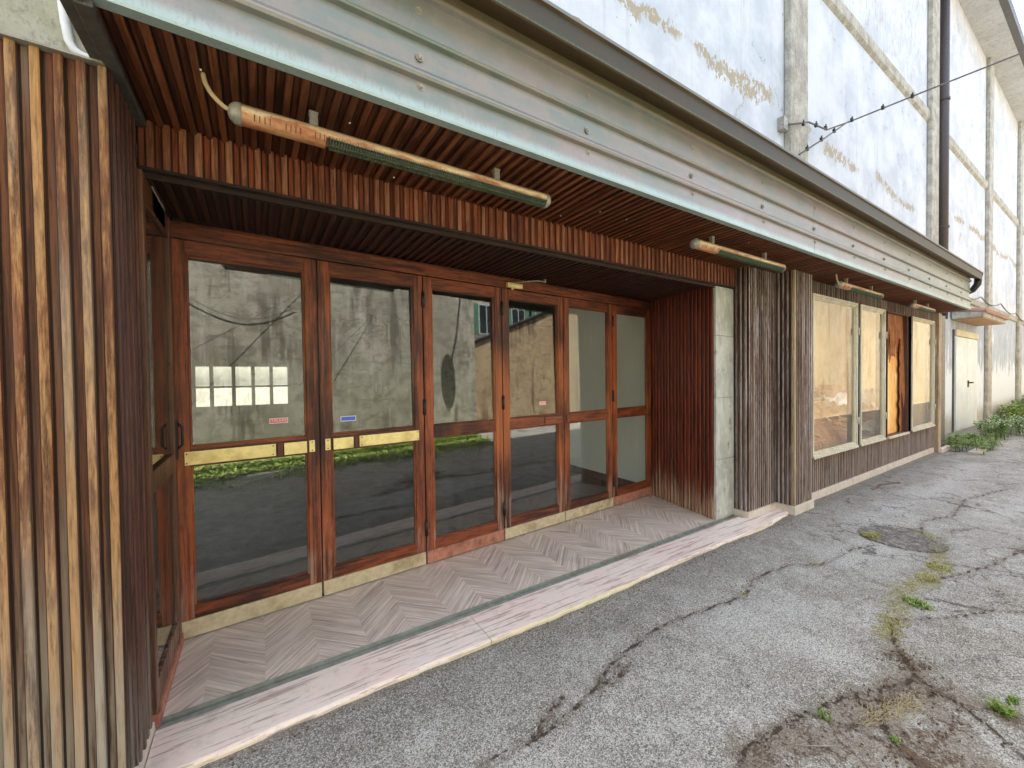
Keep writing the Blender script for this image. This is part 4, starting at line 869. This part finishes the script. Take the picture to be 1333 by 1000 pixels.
# ================================================================== GROUND
def seg_d(px, py, pl):
    best = 9
    for (ax, ay), (bx, by) in zip(pl, pl[1:]):
        dx, dy = bx-ax, by-ay; t = max(0, min(1, ((px-ax)*dx+(py-ay)*dy)/(dx*dx+dy*dy+1e-9)))
        d = math.hypot(px-ax-t*dx, py-ay-t*dy)
        if d < best: best = d
    return best
MOSS = [[(5.31, 1.13), (5.22, 1.0), (5.05, .93), (4.89, .93), (4.56, .82), (4.30, .84), (4.11, .83), (3.85, .88), (3.56, .84), (3.24, .8), (3.05, .76)], [(4.86, 1.38), (4.95, 1.36), (4.76, 1.30)]]
CR = [[(3.24, .8), (2.98, .72), (2.87, .65), (2.76, .59), (2.66, .6), (2.53, .65), (2.35, .72), (2.1, .78), (1.94, .81), (1.8, .83), (1.65, .85), (1.45, .80)],
      [(.70, 1.38), (.97, 1.36), (1.15, 1.37), (1.33, 1.41), (1.58, 1.5), (1.96, 1.55), (2.3, 1.53)], [(1.33, 1.41), (1.5, 1.40), (1.62, 1.44)], [(.97, 1.36), (1.05, 1.42), (1.2, 1.46)], [(2.3, 1.52), (2.81, 1.45), (3.05, 1.52), (3.29, 1.52), (3.57, 1.48), (3.77, 1.35), (4.3, 1.33), (4.6, 1.25)],
      [(2.76, .59), (2.70, .45), (2.62, .33), (2.5, .2), (2.38, .05)], [(2.35, .72), (2.28, .6), (2.18, .52), (2.1, .42)], [(2.05, .78), (2.12, .66), (2.28, .6), (2.45, .62), (2.55, .55), (2.7, .5)],
      [(3.3, .8), (3.6, .62), (3.9, .5), (4.3, .2)], [(4.1, .83), (4.4, .72), (4.9, .6), (5.6, .5), (6.6, .45)], [(5.3, 1.1), (5.7, 1.18), (6.2, 1.05), (7.1, 1.1), (8.2, .9)], [(4.6, .82), (4.9, .3), (5.4, -.2), (6, -.9)],
      [(5.31, 1.13), (5.36, 1.2), (5.33, 1.32), (5.2, 1.4), (5.0, 1.43), (4.8, 1.4), (4.7, 1.3), (4.66, 1.15), (4.72, 1.0), (4.89, .92)]]
BR = [[(2.76, .59), (2.5, .6), (2.35, .66), (2.1, .66), (1.85, .76), (1.65, .82)], [(2.66, .52), (2.45, .40), (2.2, .48), (2.0, .6)], [(2.9, .68), (2.82, .6)], [(2.35, .66), (2.3, .5), (2.35, .32)], [(2.6, .6), (2.75, .45), (2.8, .3)], [(1.8, .78), (2.02, .62), (2.15, .45), (2.3, .3)], ]
LT = [[(5.3, 1.5), (6.5, 1.45), (7.9, 1.36), (9.9, 1.45)], [(2.4, 1.35), (2.9, 1.15), (2.6, 1.0)], [(4.0, 1.3), (4.8, 1.12)], [(6.4, .8), (8.4, .5), (11, .6)]]
def rng(a, b, s):
    r = []; x = a
    while x < b-1e-6: r.append(x); x += s
    return r
gx = [-150, -60, -25, -10, -5, -3, -1.5]+rng(-.8, 5.8, .03)+rng(5.8, 9, .06)+rng(9, 14, .2)+[14, 15, 16, 18, 20, 24, 30, 40, 60, 100, 160]
gy = [-150, -60, -25, -12, -6, -4, -3, -2.5]+rng(-2.2, -.1, .12)+rng(-.1, 2.08, .028)+[2.12, 2.2, 2.4, 2.8, 4, 9, 25, 60, 150]
vs = []; A = {'crack': [], 'moss': [], 'brown': [], 'light': []}
for y in gy:
    for x in gx:
        near = -1 < x < 12 and -2.6 < y < 2.2
        c = m = b = 9.; l = 0; z = G
        if near:
            c = min(seg_d(x, y, p) for p in CR); m = min(seg_d(x, y, p) for p in MOSS); b = min(seg_d(x, y, p) for p in BR); d = min(seg_d(x, y, p) for p in LT)
            l = max(0, 1-d/.28)*.55
            z += .006*mnoise.noise(V(x*1.3, y*1.3, 0))+.0022*mnoise.noise(V(x*7, y*7, 3))
            if c < .03: z -= .004*(1-c/.03)
            if x > 2 and y < .75: z += .004*mnoise.noise(V(x*5, y*5, 9))
            z = min(z, G+.006)
            dm = math.hypot(x-5.0, y-1.17)
            if dm < .34: z = G-.012
        vs.append((x, y, z)); A['crack'].append(c); A['moss'].append(m); A['brown'].append(b); A['light'].append(l)
nx = len(gx); fs = [(j*nx+i, j*nx+i+1, (j+1)*nx+i+1, (j+1)*nx+i) for j in range(len(gy)-1) for i in range(nx-1)]
me = bpy.data.meshes.new('ground'); me.from_pydata(vs, [], fs); me.materials.append(M['asphalt'])
for k, v in A.items(): a = me.attributes.new(k, 'FLOAT', 'POINT'); a.data.foreach_set('value', v)
me.polygons.foreach_set('use_smooth', [True]*len(fs)); gr = bpy.data.objects.new('ground', me); COL.objects.link(gr); tag(gr, 'cracked old grey asphalt of the yard', kind='structure')
# manhole
mb = MB(); pr2 = [(0, .0), (.29, 0), (.292, -.006), (.31, -.008)]
mb.tube([(5.0, 1.17, G-.03), (5.0, 1.17, G-.006), (5.0, 1.17, G-.003)], [.30, .30, .296], 40, sm=False)
def mat_man():
    t = NT('rough_filled_cover'); n2 = t.noise(16, 6, .75); n3 = t.noise(70, 5, .75); ax = t.xyz(t.vor(150, out='Color'))[0]
    c = t.mix(t.ss(n2, .46, .6), s2l(84, 80, 75), s2l(136, 132, 126)); c = t.mix(t.mul(t.ss(n3, .5, .65), .7), c, s2l(66, 60, 54)); c = t.mix(t.mul(t.ss(ax, .7, .95), .4), c, s2l(190, 188, 184))
    return t.out(c, .9, normal=t.bump(t.add(n3, n2), .9, .008))
tag(mb.build('manhole_cover', mat_man()), 'round rough manhole cover sunk in the asphalt with moss round its rim', 'manhole cover')

# ================================================================== PLANTS
def blade(mb, p, h, lean, w, ang, mi=0, rnd=None):
    rnd = random.random() if rnd is None else rnd; d = V(math.cos(ang), math.sin(ang), 0); sd = V(-d.y, d.x, 0); pr = []
    for t in (0, .4, .75, 1): pr.append((p+Z*(h*t*(1-.25*t*lean))+d*(h*lean*t*t), w*(1-t*.9)))
    for k in range(3):
        a, b = pr[k], pr[k+1]; mb.quad(a[0]-sd*a[1], a[0]+sd*a[1], b[0]+sd*b[1], b[0]-sd*b[1], mi, 1, rnd)
def leaf(mb, p, d, L, w, mi=0, rnd=None):
    rnd = random.random() if rnd is None else rnd; d = d.normalized(); s = d.cross(Z); s = s.normalized() if s.length > .1 else X; up = s.cross(d)
    mb.quad(p, p+d*L*.5+s*w-up*w*.2, p+d*L, p+d*L*.5-s*w-up*w*.2, mi, 1, rnd)
def tuft(x, y, n, h, name, label, cat, mat, spread=.05, group=None, leafy=0, z=G):
    mb = MB()
    for _ in range(n):
        r = spread*math.sqrt(random.random()); a = random.uniform(0, 6.28); p = V(x+r*math.cos(a), y+r*math.sin(a), z-.002)
        blade(mb, p, h*random.uniform(.4, 1.1), random.uniform(.2, 1.1), h*.05+.0012, random.uniform(0, 6.28))
        for _ in range(leafy): leaf(mb, p+V(random.gauss(0, h*.2), random.gauss(0, h*.2), random.uniform(0, h*.6)), V(random.gauss(0, 1), random.gauss(0, 1), random.uniform(-.1, .6)), h*.4, h*.12)
    return tag(mb.build(name, mat, recalc=False), label, cat, group)
GR = 'small tufts growing in the asphalt cracks'
for a in [(3.62, .77, 90, .045, 'bright green tuft midway along the mossy crack', M['weed2'], .07, 2), (2.79, .315, 60, .05, 'bright green tuft near the right edge of the foreground asphalt', M['weed2'], .032, 2), (2.92, .30, 30, .035, 'small pale tuft just beyond the right edge tuft in the foreground', M['weed2'], .02, 1),
          (2.10, .735, 40, .028, 'small tuft on the nearer edge of the brown cracked patch', M['weed2'], .03, 1), (2.20, .53, 26, .022, 'tiny green tuft in the middle of the brown cracked patch', M['weed2'], .018, 1), (4.80, 1.345, 80, .035, 'yellow green tuft at the left rim of the manhole cover', M['moss'], .06, 1),
          (4.45, .83, 90, .035, 'yellow green tuft on the mossy crack nearer the manhole cover', M['moss'], .08, 1), (4.15, .83, 70, .03, 'low mossy tuft beside the bright tuft of the long crack', M['moss'], .07, 1), (3.74, 1.37, 24, .022, 'tiny tuft at the far end of the brown crack before the manhole', M['moss'], .025, 0),
          (2.83, 1.46, 24, .02, 'tiny dry tuft on the crack parallel to the doorstep', M['moss'], .03, 0), (3.25, .80, 60, .028, 'sparse mossy tuft at the near end of the long mossy crack', M['moss'], .06, 0), (.0-.545, 1.80, 14, .05, 'small bright sprig at the foot of the ribbed board wall', M['weed2'], .012, 2)]:
    tuft(a[0], a[1], a[2], a[3], 'grass_tuft', a[4], 'grass tuft', a[5], a[6], GR, a[7])
mb = MB()
for _ in range(2600):
    pl = random.choice((MOSS[0], MOSS[0], MOSS[0], MOSS[1])); k = random.randrange(len(pl)-1); q = random.random()
    x = pl[k][0]*(1-q)+pl[k+1][0]*q+random.gauss(0, .035); y = pl[k][1]*(1-q)+pl[k+1][1]*q+random.gauss(0, .028)
    if mnoise.noise(V(x*9, y*9, 1)) < -.12: continue
    blade(mb, V(x, y, G-.003), random.uniform(.006, .024), random.uniform(.4, 1.4), .0014, random.uniform(0, 6.28))
tag(mb.build('moss', M['moss'], recalc=False), 'thin moss and grass filling the long crack from the manhole', 'moss', kind='stuff')
# straw-like dry grass lying on the brown patch
mb = MB()
for _ in range(330):
    t = random.random(); p = V(2.20+.34*t+random.gauss(0, .035), .63-.09*t+random.gauss(0, .022), G+.003+random.random()*.006)
    a = random.gauss(-.25, .45); L = random.uniform(.015, .06); d = V(math.cos(a), math.sin(a), random.uniform(-.03, .05)); s = V(-d.y, d.x, 0)*.0006
    m_ = p+d*L*.5+Z*.004; e_ = p+d*L; mb.quad(p-s, p+s, m_+s, m_-s, 0, 1, random.random()); mb.quad(m_-s, m_+s, e_+s, e_-s, 0, 1, random.random())
tag(mb.build('dry_grass', M['straw'], recalc=False), 'dry straw coloured grass lying on the brown patch', 'dry grass', kind='stuff')
mb = MB()
for _ in range(260):
    pl = random.choice(BR[:3]); k = random.randrange(len(pl)-1); t = random.random()
    p = V(pl[k][0]*(1-t)+pl[k+1][0]*t+random.gauss(0, .06), pl[k][1]*(1-t)+pl[k+1][1]*t+random.gauss(0, .05), G+.002)
    r = random.uniform(.002, .006); mb.tube([p, p+V(random.gauss(0, r), random.gauss(0, r), r)], [r, r*.5], 5, sm=False)
for _ in range(420):
    if random.random() < .5: x = random.uniform(-.3, 4.7); p = V(x, 1.955-abs(random.gauss(0, .03)), G+.002)
    else:
        pl = random.choice(CR[:6]); k = random.randrange(len(pl)-1); q = random.random(); p = V(pl[k][0]*(1-q)+pl[k+1][0]*q+random.gauss(0, .02), pl[k][1]*(1-q)+pl[k+1][1]*q+random.gauss(0, .02), G+.001)
    r = random.uniform(.002, .0055); mb.tube([p, p+V(random.gauss(0, r), random.gauss(0, r), r)], [r, r*.5], 5, sm=False)
tag(mb.build('loose_gravel', simple('gravel_crumb', s2l(120, 100, 84), .9, var=.5, scale=50)), 'loose crumbs of asphalt in the broken patch', 'gravel', kind='stuff')
mb = MB(); mb.tube([(1.83, .735, G+.010), (1.89, .69, G+.013), (1.92, .672, G+.012), (1.97, .64, G+.009)], [.0016, .002, .0018, .001], 6); tag(mb.build('twig', M['greymetal']), 'thin pale twig lying on the cracked asphalt in the foreground', 'twig')
for k, (x, y, a) in enumerate(((6.9, 1.86, .1), (7.25, 1.82, -.3))):
    mb = MB(); c, s = math.cos(a), math.sin(a); mb.hexa([(x+c*u-s*v, y+s*u+c*v, z) for z in (G+.004, G+.018) for u, v in ((-.17, -.006), (.2, -.012), (.18, .010), (-.19, .008))]); tag(mb.build('wood_splinter', M['paleboard'] if 0 else M['framebrown']), ['reddish wood splinter on the asphalt below the display windows, the nearer one', 'reddish wood splinter on the asphalt below the display windows, the farther one'][k], 'splinter')

def bush(name, label, x0, x1, y0, y1, h, n, mat, lw=.03, ll=.08, flowers=0, stems=30):
    ob = empty(name, ((x0+x1)/2, (y0+y1)/2, G)); tag(ob, label, 'weed'); mb = MB(); sm = MB(); fl_ = MB()
    cs = [(random.uniform(x0, x1), random.uniform(y0, y1), h*random.uniform(.45, 1)) for _ in range(stems)]
    for cx, cy, ch in cs:
        lean = V(random.gauss(0, .25), random.gauss(0, .25), 0); tip = V(cx, cy, G+ch)+lean*ch
        b = V(cx, cy, G); md = b.lerp(tip, .5)+V(0, 0, ch*.08); sm.tube([b, md, tip], [.006, .004, .002], 5, rnd=random.random())
        for _ in range(n):
            t = random.random()**.7; p = (b.lerp(md, t*2) if t < .5 else md.lerp(tip, t*2-1)); a = random.uniform(0, 6.28); r = ch*.20*(1-t*.6)+.03
            q = p+V(math.cos(a), math.sin(a), .2)*r*random.random(); leaf(mb, q, V(math.cos(a), math.sin(a), random.uniform(-.3, .8)), ll*random.uniform(.5, 1.2), lw*random.uniform(.5, 1))
        for _ in range(flowers):
            p = tip+V(random.gauss(0, .06), random.gauss(0, .06), random.gauss(0, .04)); leaf(fl_, p, V(random.gauss(0, 1), random.gauss(0, 1), .2), .03, .012)
    mb.build('foliage', mat, ob, recalc=False); sm.build('stem', mat, ob, recalc=False)
    if flowers: fl_.build('flower', M['flower'], ob, recalc=False)
bush('weed_clump', 'low feathery green weed clump at the foot of the dark end pillar', 11.1, 13.0, 1.5, 2.2, .22, 50, M['weed2'], .012, .07, 0, 60)
bush('weed_clump', 'tall bushy dark green weed with white flower heads near the white double door', 13.6, 16.6, 1.25, 1.95, .42, 55, M['weed'], .018, .10, 10, 48)
bush('weed_clump', 'green climbing weed at the foot of the wall past the double door', 18.2, 22.5, 2.0, 2.4, .5, 50, M['weed2'], .03, .12, 0, 50)
bush('weed_clump', 'weeds along the far end of the white wall', 23, 30, 1.8, 2.4, .7, 60, M['weed'], .04, .14, 0, 45)
mb = MB(); mb.box(11.15, 11.75, 1.55, 1.70, G, G+.04); tag(mb.build('kerb_stone', M['marble'], bevel=.008), 'pale flat stone lying before the low weeds at the end pillar', 'stone')
# grass verge at the far side, reflected in the doors
mb = MB()
for _ in range(16000):
    x = random.uniform(-3, 5.3); y = YO+abs(random.gauss(0, .62))
    if y > -.5: continue
    if mnoise.noise(V(x*.9, y*1.5, 0)) < -.25 and y > YO+.4: continue
    h = random.uniform(.08, .24)*(1.2 if y < YO+.6 else .6); blade(mb, V(x, y, G), h, random.uniform(.2, .9), .007, random.uniform(0, 6.28))
    if random.random() < .7: leaf(mb, V(x, y, G+h*.6), V(random.gauss(0, 1), random.gauss(0, 1), .4), .07, .022)
tag(mb.build('grass', leafmat('sunlit_weed_leaf', s2l(120, 150, 62), s2l(186, 200, 110)), recalc=False), 'weedy grass along the foot of the wall across the yard', 'grass', kind='stuff')
mb = MB()
for _ in range(5000):
    x = random.uniform(34, 60); y = -1.7+abs(random.gauss(0, .3)); h = random.uniform(.15, .6)
    leaf(mb, V(x, y, G+h*random.random()), V(random.gauss(0, 1), random.gauss(0, 1), .5), .3, .1)
tag(mb.build('ground_cover', M['weed'], recalc=False), 'green growth at the foot of the cream wall across the yard', 'ground cover', kind='stuff')

# ================================================================== RUBBISH IN THE SHOWCASE
mb = MB(); N = 60; K = 14
def hz(x, y):
    pk_ = .50+.85*math.exp(-((x-6.7)/1.05)**2)+.62*math.exp(-((x-9.0)/.85)**2)
    h = .33+(pk_-.33)*max(0, (y-2.17)/.5)**.8
    return h+.06*mnoise.noise(V(x*5, y*6, 0))+.03*mnoise.noise(V(x*17, y*17, 2))
base = 0
for j in range(K+1):
    for i in range(N+1):
        x = 5.37+(10.65-5.37)*i/N; y = 2.17+.60*j/K; mb.v.append((x, y, max(.302, hz(x, y))))
for j in range(K):
    for i in range(N):
        q = j*(N+1)+i; mb.face((q, q+1, q+N+2, q+N+1), 0, 1, random.random())
tag(mb.build('rubble', simple('rubble_dust', s2l(214, 160, 112), .85, var=.35, scale=12), recalc=False), 'heap of brown rubble behind the first display windows', 'rubble', kind='stuff')
def surf(x, y): return hz(x, y)
for k in range(60):
    x = random.uniform(5.7, 8.1); y = random.uniform(2.2, 2.6); L = random.uniform(.12, .5); a = random.uniform(-.9, .9); w = random.uniform(.008, .028); t = random.uniform(.004, .01)
    c = V(x, y, surf(x, y)+.015); d = V(math.cos(a), math.sin(a)*.5, random.uniform(-.35, .35)).normalized(); s = d.cross(Z).normalized(); u2 = s.cross(d)
    mb = MB(); mb.hexa([c+d*p*L/2+s*q*w+u2*r*t for r in (-1, 1) for p, q in ((-1, -1), (1, -.5), (.9, 1), (-.95, .8))])
    tag(mb.build('broken_plank', M['plank']), 'splintered strip of broken wood on the rubble heap behind the shop window', 'plank', 'broken wood strips in the showcase')
def sheet(x0, y0, z0, sx, sy, sz, seed, mat, name, label, cat, amp=.12):
    mb = MB(); n = 14
    for j in range(n+1):
        for i in range(n+1):
            u_, v_ = i/n, j/n; q = V(u_*3+seed, v_*3, seed); r = 1-((u_-.5)**2+(v_-.5)**2)*1.6
            mb.v.append((x0+sx*u_+.04*mnoise.noise(q*2), y0+sy*v_+.03*mnoise.noise(q*2.3), z0+sz*r+amp*mnoise.noise(q)+amp*.6*abs(mnoise.noise(q*2.7))))
    for j in range(n):
        for i in range(n): q = j*(n+1)+i; mb.face((q, q+1, q+n+2, q+n+1), 0, 1, 0)
    o = mb.build(name, mat, recalc=False); m = o.modifiers.new('thick', 'SOLIDIFY'); m.thickness = .004; tag(o, label, cat)
sheet(7.15, 2.38, 1.0, .85, .35, .12, 1.3, M['plastic'], 'plastic_bag', 'white crumpled plastic at the right edge of the first display window', 'plastic bag')
sheet(8.25, 2.30, .86, 1.3, .42, .26, 4.1, M['plastic'], 'plastic_bag', 'large white plastic heap in the upper part of the pile in the second display window', 'plastic bag', .15)
sheet(8.0, 2.2, .48, .75, .3, .2, 7.7, M['plastic'], 'plastic_bag', 'white plastic tail hanging down the pile in the second display window', 'plastic bag', .12)
sheet(8.75, 2.22, .78, .3, .16, .1, 9.1, M['redplastic'], 'plastic_bag', 'small red plastic piece on the pile in the second display window', 'plastic bag', .06)
sheet(6.15, 2.38, 1.16, 1.0, .34, .12, 2.2, M['card'], 'cardboard_sheet', 'brown cardboard sheet lying on the heap in the first display window', 'cardboard', .05)
mb = MB(); mb.hexa([(7.45, 2.52, 1.12), (7.85, 2.55, 1.10), (7.83, 2.72, 1.10), (7.42, 2.70, 1.12), (7.47, 2.50, 1.32), (7.87, 2.53, 1.30), (7.85, 2.71, 1.30), (7.44, 2.70, 1.32)])
tag(mb.build('cardboard_box', M['card'], bevel=.005), 'small brown cardboard box on top of the heap in the first display window', 'box')
# white spots on the soffit are paint drips
# ================================================================== LIGHT, SKY, CAMERA
w = bpy.data.worlds.new('World'); SC.world = w; w.use_nodes = True; nt = w.node_tree; bg = nt.nodes['Background']
sky = nt.nodes.new('ShaderNodeTexSky'); sky.sky_type = 'NISHITA'; sky.sun_disc = False
ELEV, AZ = math.radians(72.5), math.radians(8)      # sun stands behind the shop, a little to the right
sky.sun_elevation = ELEV; sky.sun_rotation = AZ; sky.air_density = 1.2; sky.dust_density = 2.5; sky.ozone_density = 1.0
hs = nt.nodes.new('ShaderNodeHueSaturation'); hs.inputs['Saturation'].default_value = .55
nt.links.new(sky.outputs[0], hs.inputs['Color']); nt.links.new(hs.outputs[0], bg.inputs[0]); bg.inputs[1].default_value = .15
sd = V(math.sin(AZ)*math.cos(ELEV), math.cos(AZ)*math.cos(ELEV), math.sin(ELEV))
sl = bpy.data.lights.new('sun', 'SUN'); sl.energy = 5.0; sl.angle = math.radians(.5); sl.color = (1, .95, .87)
so = bpy.data.objects.new('sun', sl); COL.objects.link(so); so.rotation_euler = (-sd).to_track_quat('-Z', 'Y').to_euler(); so.location = (0, 0, 20)

cd = bpy.data.cameras.new('camera'); co = bpy.data.objects.new('camera', cd); COL.objects.link(co); SC.camera = co
cd.sensor_fit = 'HORIZONTAL'; cd.sensor_width = 36; cd.lens = 518.65/1333*36; cd.clip_start = .05; cd.clip_end = 800
R_ = V(.84378127, -.53655098, -.01209168); D_ = V(-.01960099, -.00829373, -.99977348); F_ = V(.53632916, .84382715, -.01751502)
mw = Matrix((R_, -D_, -F_)).transposed().to_4x4(); mw.translation = (0, 0, 1.5); co.matrix_world = mw
SC.render.engine = 'CYCLES'; SC.cycles.max_bounces = 10; SC.cycles.transparent_max_bounces = 12; SC.cycles.diffuse_bounces = 6; SC.cycles.glossy_bounces = 5
SC.cycles.use_denoising = True; SC.cycles.caustics_reflective = False; SC.cycles.caustics_refractive = False
SC.view_settings.view_transform = 'Standard'; SC.view_settings.look = 'None'; SC.view_settings.gamma = 1; SC.view_settings.exposure = 2.2
